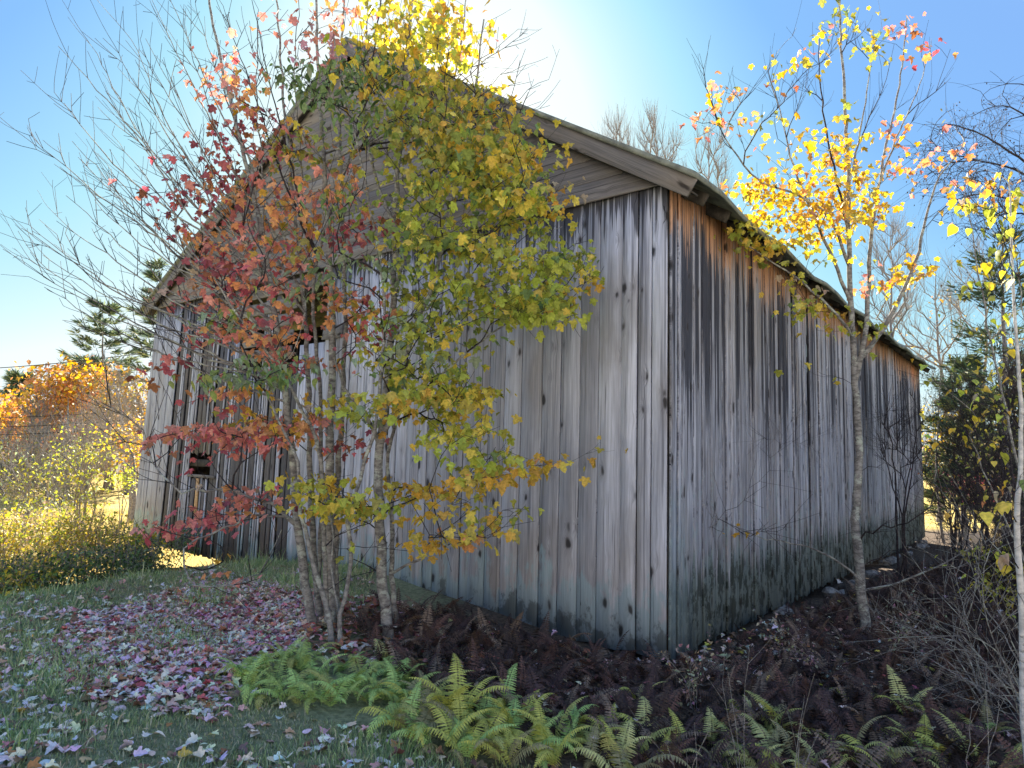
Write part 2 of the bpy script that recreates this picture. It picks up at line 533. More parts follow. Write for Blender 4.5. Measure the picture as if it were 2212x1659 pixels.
def plank_mesh(o, du, dv, dn, L, W, T, mat, e0=0.0, e1=0.0, e2=0.0, e3=0.0, bow=0.0, seg=4):
    """o origin corner; du across (width), dv along (length), dn outward. ends skewed by e*"""
    o, du, dv, dn = map(np.array, (o, du, dv, dn))
    V = []
    ch = min(0.004, T * 0.3)
    prof = [(0, 0), (W, 0), (W, T - ch), (W - ch, T), (ch, T), (0, T - ch)]
    for i in range(seg + 1):
        f = i / seg
        for (a, b) in prof:
            q = a / W
            l0 = e0 * (1 - q) + e1 * q
            l1 = L + e2 * (1 - q) + e3 * q
            l = l0 * (1 - f) + l1 * f
            V.append(o + du * a + dv * l + dn * (b + bow * math.sin(math.pi * f)))
    F4 = []
    n = len(prof)
    for i in range(seg):
        for k in range(n):
            k2 = (k + 1) % n
            F4.append((i * n + k, i * n + k2, (i + 1) * n + k2, (i + 1) * n + k))
    F6 = [tuple(reversed(range(n))), tuple(range(seg * n, seg * n + n))]
    # orientation fix
    s = np.dot(np.cross(du, dv), dn)
    if s < 0:
        F4 = [tuple(reversed(f)) for f in F4]
        F6 = [tuple(reversed(f)) for f in F6]
    # sides wind so that normals face outward for right handed (du, dv, dn) frames
    F4 = [tuple(reversed(f)) for f in F4]
    F6 = [tuple(reversed(f)) for f in F6]
    return mesh_np('plank', np.array(V), [np.array(F4), np.array(F6)], mat)


X_, Y_, Z_ = (1, 0, 0), (0, 1, 0), (0, 0, 1)
NX, NY = (-1, 0, 0), (0, -1, 0)


def rake_z(s):
    return EZ + (AZ - EZ) * (s / AS if s < AS else (BW - s) / (BW - AS))


def skew(me, k0=0.30):
    n = len(me.vertices)
    a = np.zeros(n * 3, np.float32)
    me.vertices.foreach_get('co', a)
    a = a.reshape(-1, 3)
    a[:, 1] += k0 * np.clip((a[:, 1] - 5.5) / 5.9, 0, 1) * (1 - a[:, 2] / EZ) * (a[:, 2] < EZ)
    me.vertices.foreach_set('co', a.ravel())
    me.update()
    return me


def build_barn():
    # gable wall, standing boards. zones: solid right part, gapped left part
    s = 0.0
    k = 0
    hatch = (7.35, 8.95)        # shuttered opening high up on the left part
    while s < BW - 0.04:
        gap = 0.007 + 0.007 * rnd.random()
        if s < 6.15 or s > 10.25:
            w = rnd.uniform(0.15, 0.30)
            w = min(w, BW - s)
            if BW - s - w < 0.08:
                w = BW - s
            zt = EZ - 0.012
            zb = rnd.uniform(-0.02, 0.012)
            if 5.62 < s + w / 2 < 6.2:
                zt = 3.55
            jt = rnd.uniform(-0.006, 0.010)
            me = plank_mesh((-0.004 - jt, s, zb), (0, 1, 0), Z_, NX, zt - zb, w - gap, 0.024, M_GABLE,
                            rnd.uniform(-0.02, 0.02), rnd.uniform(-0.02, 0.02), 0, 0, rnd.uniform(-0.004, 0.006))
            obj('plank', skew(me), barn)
            s += w
        else:
            # open slatted part: narrow boards with air between them
            w = rnd.choice([0.03, 0.04, 0.09, 0.13])
            gap = rnd.uniform(0.022, 0.05)
            c = s + w / 2
            spans = [(0.0, EZ - 0.012)]
            if hatch[0] < c < hatch[1]:
                spans = [(0.0, 3.25)] if c < 8.1 else [(0.0, 3.9), (4.3, EZ - 0.012)]
            if c < 6.9:
                spans = [(0.0, 3.3)]
            if 8.75 < c < 9.45:
                spans = [(0.0, 1.36)] + [(1.78, spans[-1][1])]
            for (a, b) in spans:
                me = plank_mesh((0.012 * (w > 0.06), s, a), (0, 1, 0), Z_, NX, b - a, w, 0.022, M_GABLE if w < 0.06 else M_SLAT,
                                rnd.uniform(-0.04, 0.03), rnd.uniform(-0.04, 0.03), 0, rnd.uniform(-0.05, 0), rnd.uniform(-0.01, 0.01))
                obj('plank', skew(me), barn)
            s += w + gap
        k += 1
    # sill below the small square hole and a fresh pale board
    obj('window_sill', plank_mesh((-0.03, 8.6, 1.36), (0, 0, 1), (0, 1, 0), NX, 0.95, 0.05, 0.04, M_LEVEL, seg=2), barn)
    fresh = plain_mat('fresh_split_wood', (0.45, 0.26, 0.12), (0.62, 0.42, 0.22), 20)
    f = obj('plank', plank_mesh((-0.035, 9.15, 0.72), (0, 1, 0), Z_, NX, 0.62, 0.09, 0.02, fresh, 0.05, -0.04, 0, 0), barn)
    f['label'] = 'pale freshly split board'
    # level boards over the shuttered opening
    for (z0, s0, s1) in ((3.36, 6.5, 8.1), (3.62, 6.45, 8.0), (3.9, 6.5, 8.05), (4.16, 6.4, 8.2), (4.45, 5.6, 8.6), (3.58, 5.2, 5.7)):
        me = plank_mesh((-0.03 - rnd.random() * 0.01, s0, z0), (0, 0, 1), (0, 1, 0), NX, s1 - s0, 0.2, 0.022, M_LEVEL,
                        0, rnd.uniform(-.05, .05), 0, rnd.uniform(-.08, .08), 0)
        obj('plank', me, barn)
    # gable triangle, level boards, each lapping over the one below
    z = EZ - 0.03
    while z < AZ - 0.1:
        w = rnd.uniform(0.22, 0.29)
        s0 = AS * max(0, (z - EZ)) / (AZ - EZ)
        s1 = BW - (BW - AS) * max(0, (z - EZ)) / (AZ - EZ)
        s0t = AS * max(0, min(1, (z + w - EZ) / (AZ - EZ)))
        s1t = BW - (BW - AS) * max(0, min(1, (z + w - EZ) / (AZ - EZ)))
        # boards butt at one or two places
        cuts = [s0]
        for q in sorted(rnd.uniform(0.25, 0.75) for _ in range(1 if s1 - s0 > 3 else 0)):
            cuts.append(s0 + (s1 - s0) * q)
        cuts.append(s1)
        for i in range(len(cuts) - 1):
            a, b = cuts[i] + 0.003, cuts[i + 1] - 0.003
            ea = (s0t - s0) if i == 0 else 0
            eb = (s1t - s1) if i == len(cuts) - 2 else 0
            if b + min(eb, 0) - a - max(ea, 0) < 0.05:
                continue
            # skip a missing board high on the left so that the sky shows
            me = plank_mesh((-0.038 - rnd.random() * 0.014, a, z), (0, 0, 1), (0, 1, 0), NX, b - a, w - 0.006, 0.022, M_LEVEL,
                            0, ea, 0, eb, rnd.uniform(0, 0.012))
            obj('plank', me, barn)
        z += w
    # thin drip board where the two sidings meet
    obj('drip_board', plank_mesh((-0.062, 0.0, EZ - 0.045), (0, 0, 1), (0, 1, 0), NX, BW, 0.04, 0.028, M_LEVEL, seg=8), barn)
    # long side wall
    t = 0.0
    i = 0
    while t < BL - 0.05:
        w = rnd.choice([0.05, 0.07, 0.10, 0.13, 0.16, 0.20]) * rnd.uniform(0.9, 1.1)
        w = min(w, BL - t)
        gap = rnd.uniform(0.004, 0.018)
        jt = rnd.uniform(-0.006, 0.024)
        zb = rnd.uniform(-0.03, 0.03)
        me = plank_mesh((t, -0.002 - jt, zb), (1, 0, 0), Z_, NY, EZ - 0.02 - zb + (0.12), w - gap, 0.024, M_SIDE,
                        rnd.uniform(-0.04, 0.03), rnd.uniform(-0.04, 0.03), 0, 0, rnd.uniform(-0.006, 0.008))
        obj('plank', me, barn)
        t += w
        i += 1
    # corner post edge
    obj('corner_post', plank_mesh((0.0, 0.0, -0.05), (0, 1, 0), Z_, (1, 0, 0), EZ, 0.14, 0.14, M_DARKWOOD), barn)
    # frame inside: posts, girts, plates, plus an added light-blocking sheet
    V, F = [], []

    def box(a, b):
        n = len(V)
        for z in (a[2], b[2]):
            V.extend([(a[0], a[1], z), (b[0], a[1], z), (b[0], b[1], z), (a[0], b[1], z)])
        F.extend([(n, n + 3, n + 2, n + 1), (n + 4, n + 5, n + 6, n + 7), (n, n + 1, n + 5, n + 4), (n + 1, n + 2, n + 6, n + 5),
                  (n + 2, n + 3, n + 7, n + 6), (n + 3, n, n + 4, n + 7)])
    for ss in (2.8, 5.6, 8.2, 11.2):
        box((0.05, ss, -0.1), (0.22, ss + 0.17, EZ))
    for zz in (1.55, 3.1):
        box((0.03, 0.15, zz), (0.15, BW - 0.1, zz + 0.13))
    box((0.03, 0.1, EZ - 0.2), (0.2, BW - 0.1, EZ - 0.03))
    box((0.16, 0.02, 0.0), (0.17, 5.55, EZ - 0.25))  # thin sheet added behind the gable boards to stop light through the cracks
    for tt in np.arange(3, 16, 3.2):
        box((tt, 0.05, -0.1), (tt + 0.17, 0.22, EZ))
        box((tt, 0.05, EZ - 0.2), (tt + 0.17, BW - 0.05, EZ - 0.02))
        box((tt, BW - 0.22, -0.1), (tt + 0.17, BW - 0.05, EZ))
    box((0.06, 0.2, -0.02), (BL - 0.1, BW - 0.2, 0.03))
    obj('frame', mesh_np('frame', V, np.array(F), M_DARKWOOD), barn)
    # far walls: boards with cracks of daylight between them
    V.clear(); F.clear()
    s = 0.0
    while s < BW:
        w = rnd.uniform(0.2, 0.32)
        zt = EZ if not (5.4 < s < 9.2) else 3.4
        box((BL - 0.03, s, 0.0), (BL, min(s + w, BW), zt))
        s += w + rnd.choice([0.006, 0.01, 0.02, 0.03])
    obj('back_wall', mesh_np('back_wall', V, np.array(F), M_DARKWOOD), barn)
    V.clear(); F.clear()
    t = 0.0
    while t < BL:
        w = rnd.uniform(0.2, 0.32)
        box((t, BW - 0.03, 0.0), (min(t + w, BL), BW, EZ))
        t += w + rnd.choice([0.004, 0.01, 0.02])
    obj('left_wall', mesh_np('left_wall', V, np.array(F), M_DARKWOOD), barn)
    # roof: two sheets with thickness, sagging along the long eave
    nt = 24
    def roof(name, sa, za, sb, zb_, sag):
        V, F = [], []
        for i in range(nt + 1):
            t = -0.235 + (BL + 0.47) * i / nt
            dz = -sag * math.sin(math.pi * i / nt) + (0.04 * math.sin(i * 1.9) if sag else 0)
            for (s, z, f) in ((sa, za, 1.0), ((sa + sb) / 2, (za + zb_) / 2, 0.6), (sb, zb_, 0.2)):
                V.append((t, s, z + dz * f + 0.07))
                V.append((t, s, z + dz * f + 0.005))
        n = 6
        for i in range(nt):
            a, b = i * n, (i + 1) * n
            for k in (0, 2):
                F.append((a + k, b + k, b + k + 2, a + k + 2))
                F.append((a + k + 1, a + k + 3, b + k + 3, b + k + 1))
            F.append((a, a + 1, b + 1, b)); F.append((a + 4, b + 4, b + 5, a + 5))
        for a in (0, nt * n):
            F.append((a, a + 2, a + 3, a + 1)); F.append((a + 2, a + 4, a + 5, a + 3))
        return obj(name, mesh_np(name, V, np.array(F), M_ROOF), barn)
    sl = (AZ - EZ) / AS
    roof('roof', -0.40, EZ + 0.12 - 0.40 * sl, AS, AZ + 0.12, 0.10)
    sl2 = (AZ - EZ) / (BW - AS)
    roof('roof', BW + 0.35, EZ + 0.12 - 0.35 * sl2, AS, AZ + 0.12, 0.0)
    # rake boards on the gable
    for side, (sa, za, sb, zb_) in enumerate(((-0.34, EZ - 0.34 * sl, AS + 0.02, AZ + 0.01), (BW + 0.22, EZ - 0.22 * sl2, AS - 0.02, AZ + 0.01))):
        d = np.array([0, sb - sa, zb_ - za]); L = np.linalg.norm(d); d = d / L
        nrm = np.cross(NX, d) if side else np.cross(d, NX)
        nrm = np.array([0, -d[2], d[1]]) * (1 if d[1] > 0 else -1)
        cut = 0.56 if side == 0 else 0.5
        for (l0, l1, off) in ((0, L * cut - 0.004, 0.0), (L * cut, L, 0.003)):
            o = np.array([-0.17, sa, za]) + d * l0 + nrm * (-0.085)
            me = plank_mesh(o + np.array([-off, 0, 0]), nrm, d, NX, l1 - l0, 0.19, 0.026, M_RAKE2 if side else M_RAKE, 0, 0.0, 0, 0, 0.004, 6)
            obj('rake_board', me, barn)
        # soffit strip tying rake board to the wall
        o = np.array([-0.168, sa, za]) + nrm * (-0.03)
        me = plank_mesh(o, X_, d, nrm, L, 0.15, 0.02, M_DARKWOOD, seg=1)
        obj('rake_soffit', me, barn)
    # eave rafters ends and fascia along the long side
    for kx, tt in enumerate(np.arange(0.25, 15.9, 0.62)):
        d = np.array([0, -1, -sl]); d /= np.linalg.norm(d)
        nrm = np.array([0, -d[2], d[1]]) * -1
        o = np.array([tt, 0.5, EZ + 0.5 * sl + 0.10])
        nrm = np.array([0, -sl, 1]) / math.hypot(1, sl)
        me = plank_mesh(o - nrm * 0.14, nrm, d, X_, 0.98, 0.13, 0.05, M_DARKWOOD, seg=1)
        obj('rafter', me, barn)
    # foundation stones showing along the long side
    for i in range(24):
        t = rnd.uniform(4.5, 15.5) if i < 20 else rnd.uniform(2.0, 4.5)
        r = rnd.uniform(0.05, 0.13)
        me = blob(r, (1.3, 0.9, 0.75), 0.25)
        me.materials.append(M_STONE)
        o = obj('stone', me, barn, (t, -rnd.uniform(0.02, 0.2), -0.12 + rnd.uniform(-0.05, 0.06)))
        o.rotation_euler = (0, 0, rnd.uniform(0, 6))


def blob(r, sc, jit, sub=2):
    import bmesh
    bm = bmesh.new()
    bmesh.ops.create_icosphere(bm, subdivisions=sub, radius=r)
    ph = [rnd.uniform(0, 6) for _ in range(3)]
    for v in bm.verts:
        n = v.co.normalized()
        k = 1 + jit * (0.5 * math.sin(4 * n.x + ph[0]) + 0.4 * math.sin(5 * n.y + ph[1]) + 0.3 * math.sin(6 * n.z + ph[2]))
        v.co = Vector((v.co.x * sc[0], v.co.y * sc[1], v.co.z * sc[2])) * k
    me = bpy.data.meshes.new('stone')
    bm.to_mesh(me)
    bm.free()
    return me


build_barn()


# ------------------------------------------------------------------ growing things
def norm(v):
    v = np.asarray(v, float)
    return v / (np.linalg.norm(v, axis=-1, keepdims=True) + 1e-12)


class Grow:
    """a woody skeleton: nodes with parents; the crown is grown towards spray points"""

    def __init__(self):
        self.p = np.zeros((20000, 3))
        self.d = np.zeros((20000, 3))
        self.par = np.full(20000, -1, int)
        self.rad = np.zeros(20000)
        self.n = 0
        self.tips = []

    def add(self, p, par, d, r=0.0):
        i = self.n
        self.p[i] = p
        self.par[i] = par
        self.d[i] = d
        self.rad[i] = r
        self.n += 1
        return i

    def stem(self, pts, r0, r1, par=-1, step=0.12, jit=0.006):
        pts = [np.array(q, float) for q in pts]
        # catmull-rom through the points
        P = [pts[0] * 2 - pts[1]] + pts + [pts[-1] * 2 - pts[-2]]
        out = []
        for i in range(1, len(P) - 2):
            L = np.linalg.norm(P[i + 1] - P[i])
            m = max(1, int(L / step))
            for k in range(m):
                t = k / m
                out.append(0.5 * ((2 * P[i]) + (P[i + 1] - P[i - 1]) * t + (2 * P[i - 1] - 5 * P[i] + 4 * P[i + 1] - P[i + 2]) * t * t
                                  + (-P[i - 1] + 3 * P[i] - 3 * P[i + 1] + P[i + 2]) * t ** 3))
        out.append(pts[-1])
        last = par
        n = len(out)
        for k, q in enumerate(out):
            d = norm(out[min(k + 1, n - 1)] - out[max(k - 1, 0)])
            q = q + nr.normal(0, jit, 3)
            last = self.add(q, last, d, r0 + (r1 - r0) * (k / max(1, n - 1)) ** 0.85)
        self.tips.append(last)
        return last

    def nearest(self, q):
        return int(np.argmin(np.linalg.norm(self.p[:self.n] - q, axis=1)))

    def branch(self, q, slope=0.55, lift=0.35, step=0.11, jit=0.012, minlow=0, sag=0.0):
        """grow one branch from the best node towards q"""
        q = np.array(q, float)
        A = self.p[minlow:self.n]
        v = q - A
        dist = np.linalg.norm(v, axis=1)
        h = np.hypot(v[:, 0], v[:, 1])
        al = (v * self.d[minlow:self.n]).sum(1) / (dist + 1e-9)
        cost = dist + 1.6 * np.maximum(0, slope * h - v[:, 2]) + 0.7 * dist * np.maximum(0, 0.45 - al)
        i = int(np.argmin(cost)) + minlow
        a = self.p[i]
        L = np.linalg.norm(q - a)
        if L < 0.03:
            return i
        dd = norm(self.d[i] * 0.55 + norm(q - a) * 0.8)
        c = a + dd * L * 0.5
        c2 = q - norm(norm(q - a) + np.array([0, 0, lift])) * L * 0.33
        m = max(2, int(L / step))
        last = i
        prev = a
        for k in range(1, m + 1):
            t = k / m
            x = (1 - t) ** 3 * a + 3 * (1 - t) ** 2 * t * c + 3 * (1 - t) * t * t * c2 + t ** 3 * q
            x = x - np.array([0, 0, sag * math.sin(math.pi * t) * L])
            if k < m:
                x = x + nr.normal(0, jit, 3) * min(1, L)
            last = self.add(x, last, norm(x - prev))
            prev = x
        self.tips.append(last)
        return last

    def twigs(self, n, length, r_max=0.02, up=0.3, ang=0.6, nodes=None):
        """short side shoots on thin wood"""
        kids = np.zeros(self.n, int)
        cand = nodes if nodes is not None else [i for i in range(self.n) if self.par[i] >= 0 and self.rad[i] < r_max]
        for _ in range(n):
            i = rnd.choice(cand)
            d = self.d[i]
            s = norm(nr.normal(0, 1, 3))
            s = norm(s - d * (s @ d))
            dd = norm(d * (1 - ang * 0.5) + s * ang + np.array([0, 0, up]))
            L = rnd.uniform(*length)
            last = i
            m = max(2, int(L / 0.08))
            for k in range(m):
                dd = norm(dd + nr.normal(0, 0.045, 3) + np.array([0, 0, up * 0.2]))
                last = self.add(self.p[last] + dd * L / m, last, dd)
            self.tips.append(last)

    def radii(self, tip=0.0022, e=2.3, cap=None):
        n = self.n
        acc = np.zeros(n)
        kid = np.zeros(n, int)
        for i in range(n - 1, -1, -1):
            if kid[i] == 0:
                acc[i] = tip ** e
            if self.par[i] >= 0:
                acc[self.par[i]] += acc[i]
                kid[self.par[i]] += 1
        r = acc ** (1 / e)
        fix = self.rad[:n] > 0
        for i in range(n):
            if fix[i]:
                r[i] = max(self.rad[i], tip)
            elif self.par[i] >= 0:
                r[i] = min(r[i], r[self.par[i]] * 0.92)
        self.r = r
        return r

    def tubes(self, rmin=0.0, rmax=9.9, roots=None):
        """tube geometry of every chain whose thickest radius is inside rmin..rmax"""
        n = self.n
        kids = [[] for _ in range(n)]
        start = []
        for i in range(n):
            if self.par[i] >= 0:
                kids[self.par[i]].append(i)
            else:
                start.append(i)
        chains = []
        stack = [(i, None) for i in start]
        while stack:
            i, pre = stack.pop()
            ch = [pre] if pre is not None else []
            while True:
                ch.append(i)
                if not kids[i]:
                    break
                ks = sorted(kids[i], key=lambda k: -self.r[k])
                # stay on the same stem when there is one
                for k in ks[1:]:
                    stack.append((k, i))
                i = ks[0]
            if len(ch) > 1:
                chains.append(ch)
        Vs, Fs, base = [], {3: [], 4: []}, 0
        out = []
        for ch in chains:
            r = self.r[ch].copy()
            if ch[0] in ch and len(ch) > 1 and self.par[ch[1]] == ch[0] and self.par[ch[0]] >= -1:
                r[0] = min(r[0], r[1] * 1.3)
            if not (rmin <= r.max() < rmax):
                continue
            out.append(ch)
            k = 8 if r.max() > 0.02 else (5 if r.max() > 0.006 else 3)
            P = self.p[ch]
            T = np.gradient(P, axis=0)
            T = norm(T)
            ref = np.array([0.31, 0.95, 0.05])
            A = norm(np.cross(T, ref))
            B = np.cross(T, A)
            th = np.arange(k) / k * 2 * math.pi
            ring = A[:, None, :] * np.cos(th)[None, :, None] + B[:, None, :] * np.sin(th)[None, :, None]
            rr = r[:, None, None]
            if r.max() > 0.03:
                rr = rr * (1 + 0.05 * np.sin(3 * th[None, :, None] + P[:, None, 2:3] * 3))
            V = P[:, None, :] + ring * rr
            m = len(ch)
            Vs.append(V.reshape(-1, 3))
            i0 = base + np.arange(m - 1)[:, None] * k + np.arange(k)[None, :]
            i1 = base + np.arange(m - 1)[:, None] * k + (np.arange(k)[None, :] + 1) % k
            Fs[4].append(np.stack([i0, i1, i1 + k, i0 + k], -1).reshape(-1, 4))
            base += m * k
        if not Vs:
            return None
        return np.concatenate(Vs), np.concatenate(Fs[4])


# leaf outlines: x across, y along, fan from a centre vertex; fold lifts the sides, curl drops the tip
def leaf_template(kind, fold=0.12, curl=0.18):
    if kind == 'maple':
        h = [(0.0, 0.0), (0.20, -0.07), (0.44, 0.03), (0.36, 0.20), (0.62, 0.40), (0.58, 0.60), (0.30, 0.52), (0.27, 0.78), (0.0, 1.0)]
        c = (0.0, 0.38)
    elif kind == 'ovate':
        h = [(0.0, 0.0), (0.17, 0.12), (0.25, 0.35), (0.20, 0.62), (0.09, 0.85), (0.0, 1.0)]
        c = (0.0, 0.45)
    elif kind == 'heart':
        h = [(0.0, 0.0), (0.22, -0.06), (0.42, 0.10), (0.40, 0.34), (0.22, 0.66), (0.0, 1.0)]
        c = (0.0, 0.35)
    else:  # small leaf, four triangles
        h = [(0.0, 0.0), (0.32, 0.35), (0.18, 0.75), (0.0, 1.0)]
        c = (0.0, 0.45)
    pts = list(h) + [(-x, y) for (x, y) in reversed(h[1:-1])]
    V = [(c[0], c[1], 0)]
    for (x, y) in pts:
        V.append((x, y, fold * abs(x) * 2 - curl * max(0, y - 0.3) ** 2 - curl * 0.4 * x * x))
    n = len(pts)
    F = [(0, 1 + i, 1 + (i + 1) % n) for i in range(n)]
    return np.array(V), np.array(F)


TPL = {k: [leaf_template(k, f, c) for f, c in ((0.05, 0.35), (0.28, 0.15), (-0.18, 0.6), (0.45, 0.75))]
       for k in ('maple', 'ovate', 'heart', 'small')}

PAL = dict(
    yg=(0.50, 0.52, 0.10), ygd=(0.33, 0.38, 0.10), yellow=(0.78, 0.60, 0.12), gold=(0.76, 0.47, 0.10), orange=(0.82, 0.39, 0.18),
    coral=(0.80, 0.33, 0.27), crimson=(0.64, 0.17, 0.19), wine=(0.38, 0.12, 0.14), green=(0.22, 0.32, 0.12), gdark=(0.09, 0.14, 0.05),
    olive=(0.42, 0.38, 0.10), tan=(0.55, 0.42, 0.30), brown=(0.26, 0.16, 0.11), pale=(0.84, 0.74, 0.66), pink=(0.68, 0.36, 0.40),
    sage=(0.34, 0.42, 0.26), lilac=(0.78, 0.62, 0.62), rust=(0.42, 0.18, 0.10), pine=(0.06, 0.10, 0.06), pinelit=(0.18, 0.20, 0.08),
    lime=(0.54, 0.62, 0.12))


def pick(pal):
    ks = list(pal.keys())
    w = np.array([pal[k] for k in ks], float)
    return ks[int(nr.choice(len(ks), p=w / w.sum()))]


class Leaves:
    def __init__(self):
        self.L = []   # pos, dir, normal, size, colour, kind

    def add(self, p, d, n, s, c, k='maple'):
        self.L.append((np.array(p), np.array(d), np.array(n), s, c, k))

    def spray(self, tip, d, n, size, pal, kind='maple', droop=0.6, spread=0.11, back=0.25):
        """a few leaves round the last stretch of a twig"""
        one = pick(pal)
        for i in range(n):
            b = rnd.random()
            q = tip - d * back * b + nr.normal(0, 1, 3) * spread * np.array([1.25, 1.25, 0.35])
            a = rnd.uniform(0, 2 * math.pi)
            out = np.array([math.cos(a), math.sin(a), 0])
            dr = norm(out * 0.8 + d * 0.3 + np.array([0, 0, -droop - rnd.random() * 0.5]))
            up = norm(np.array([0, 0, 1.0]) + nr.normal(0, 0.45, 3) + out * 0.5)
            c = PAL[one if rnd.random() < 0.6 else pick(pal)]
            v = rnd.uniform(0.75, 1.2)
            c = tuple(min(0.9, x * v * rnd.uniform(0.92, 1.08)) for x in c)
            self.add(q, dr, up, size * rnd.uniform(0.5, 1.25), c, kind)

    def build(self, parent, base, mat, nparts=0, rest='foliage', part='leaf'):
        if not self.L:
            return
        L = self.L
        if nparts:
            sc = []
            for i, l in enumerate(L):
                z = (l[0] - CAM) @ _F
                x = CX + FPX * ((l[0] - CAM) @ _R) / z
                y = CY - FPX * ((l[0] - CAM) @ _U) / z
                vis = (0 < x < 2212) and (0 < y < 1659) and z > 0
                sc.append((l[3] / z if vis else 0, i))
            sc.sort(reverse=True)
            chosen = set(i for _, i in sc[:nparts])
            cache = {}
            for i in chosen:
                p, d, n, s, c, k = L[i]
                key = (k, rnd.randrange(4), tuple(round(x * 9) for x in c))
                if key not in cache:
                    V, F = TPL[k][key[1]]
                    cache[key] = mesh_np('leaf', V, F, mat, np.tile(np.array(c), (len(V), 1)))
                o = bpy.data.objects.new(part, cache[key])
                link(o, parent)
                x = norm(np.cross(d, n))
                z = np.cross(x, d)
                q = p - base
                o.matrix_basis = Matrix(((x[0] * s, d[0] * s, z[0] * s, q[0]), (x[1] * s, d[1] * s, z[1] * s, q[1]),
                                         (x[2] * s, d[2] * s, z[2] * s, q[2]), (0, 0, 0, 1)))
            L = [l for i, l in enumerate(L) if i not in chosen]
        if not L:
            return
        Vs, Fs, Cs, b = [], [], [], 0
        groups = {}
        for l in L:
            groups.setdefault((l[5], rnd.randrange(4)), []).append(l)
        for (k, v), ls in groups.items():
            T, F = TPL[k][v]
            P = np.array([l[0] for l in ls]) - base
            D = np.array([l[1] for l in ls])
            N = np.array([l[2] for l in ls])
            S = np.array([l[3] for l in ls])
            Xa = norm(np.cross(D, N))
            Za = np.cross(Xa, D)
            V = (T[None, :, 0:1] * Xa[:, None, :] + T[None, :, 1:2] * D[:, None, :] + T[None, :, 2:3] * Za[:, None, :]) * S[:, None, None] + P[:, None, :]
            m = len(T)
            Vs.append(V.reshape(-1, 3))
            Fs.append((F[None] + (b + np.arange(len(ls)) * m)[:, None, None]).reshape(-1, 3))
            Cs.append(np.repeat(np.array([l[4] for l in ls]), m, axis=0))
            b += len(ls) * m
        o = obj(rest, mesh_np(rest, np.concatenate(Vs), np.concatenate(Fs), mat, np.concatenate(Cs)), parent)
        o['kind'] = 'stuff'
        return o


def wood(g, parent, base, mats, split=0.016, names=('trunk', 'branches')):
    g.radii(getattr(g, 'tip', 0.0022))
    a = g.tubes(split, 9)
    b = g.tubes(0, split)
    if a is not None:
        obj(names[0], mesh_np(names[0], a[0] - base, a[1], mats[0], smooth=True), parent)
    if b is not None:
        obj(names[1], mesh_np(names[1], b[0] - base, b[1], mats[1], smooth=True), parent)


def ell(cx, cy, rx, ry, Y0, Y1, n, solid=True):
    """spray points through an ellipsoid of the crown"""
    out = []
    while len(out) < n:
        a, b, c = nr.uniform(-1, 1, 3)
        if a * a + b * b + c * c * 0.5 > 1:
            continue
        out.append(at(cx + a * rx, cy + b * ry, (Y0 + Y1) / 2 + c * (Y1 - Y0) / 2))
    return out


def crown(g, lv, clusters, keep=1.0):
    """clusters: (cx, cy, rx, ry, Y0, Y1, sprays, leaves, palette, size[, kind])"""
    T = []
    for c in clusters:
        for q in ell(*c[:6], max(1, int(round(c[6] * (keep if c[6] > 8 else 1))))):
            T.append((q, c))
    base = g.p[:g.n].copy()
    def dd(q):
        return np.min(np.linalg.norm(base - q, axis=1))
    T.sort(key=lambda t: dd(t[0]))
    for q, c in T:
        i = g.branch(q, slope=c[11] if len(c) > 11 else 0.35)
        lv.spray(g.p[i], g.d[i], max(1, int(nr.poisson(c[7]))) if c[7] else 0, c[9], c[8], c[10] if len(c) > 10 else 'maple')


# ------------------------------------------------------------------ the red maple clump in front of the gable
def S(pts, Y, dY=0.0):
    """a stem through photo positions, at distance Y (drifting by dY towards the top)"""
    n = len(pts)
    return [at(x, y, Y + dY * i / (n - 1)) for i, (x, y) in enumerate(pts)]


RED = dict(coral=5, crimson=2, orange=4, wine=1, tan=0.5)
ORG = dict(orange=5, coral=3, gold=1.5, olive=1)
DRK = dict(wine=3, crimson=2, coral=1.5, rust=2)
BRT = dict(coral=3, orange=4, gold=1)
YG = dict(yg=6, ygd=3, yellow=2, green=1)
YEL = dict(yellow=4, yg=3, gold=1.2)
GLD = dict(gold=4, yellow=4, orange=0.8)
OLV = dict(olive=5, ygd=3, yellow=1.5, gold=1)
GRN = dict(green=5, gdark=3, sage=2, ygd=1)
SAG = dict(sage=5, green=3, ygd=1.5)


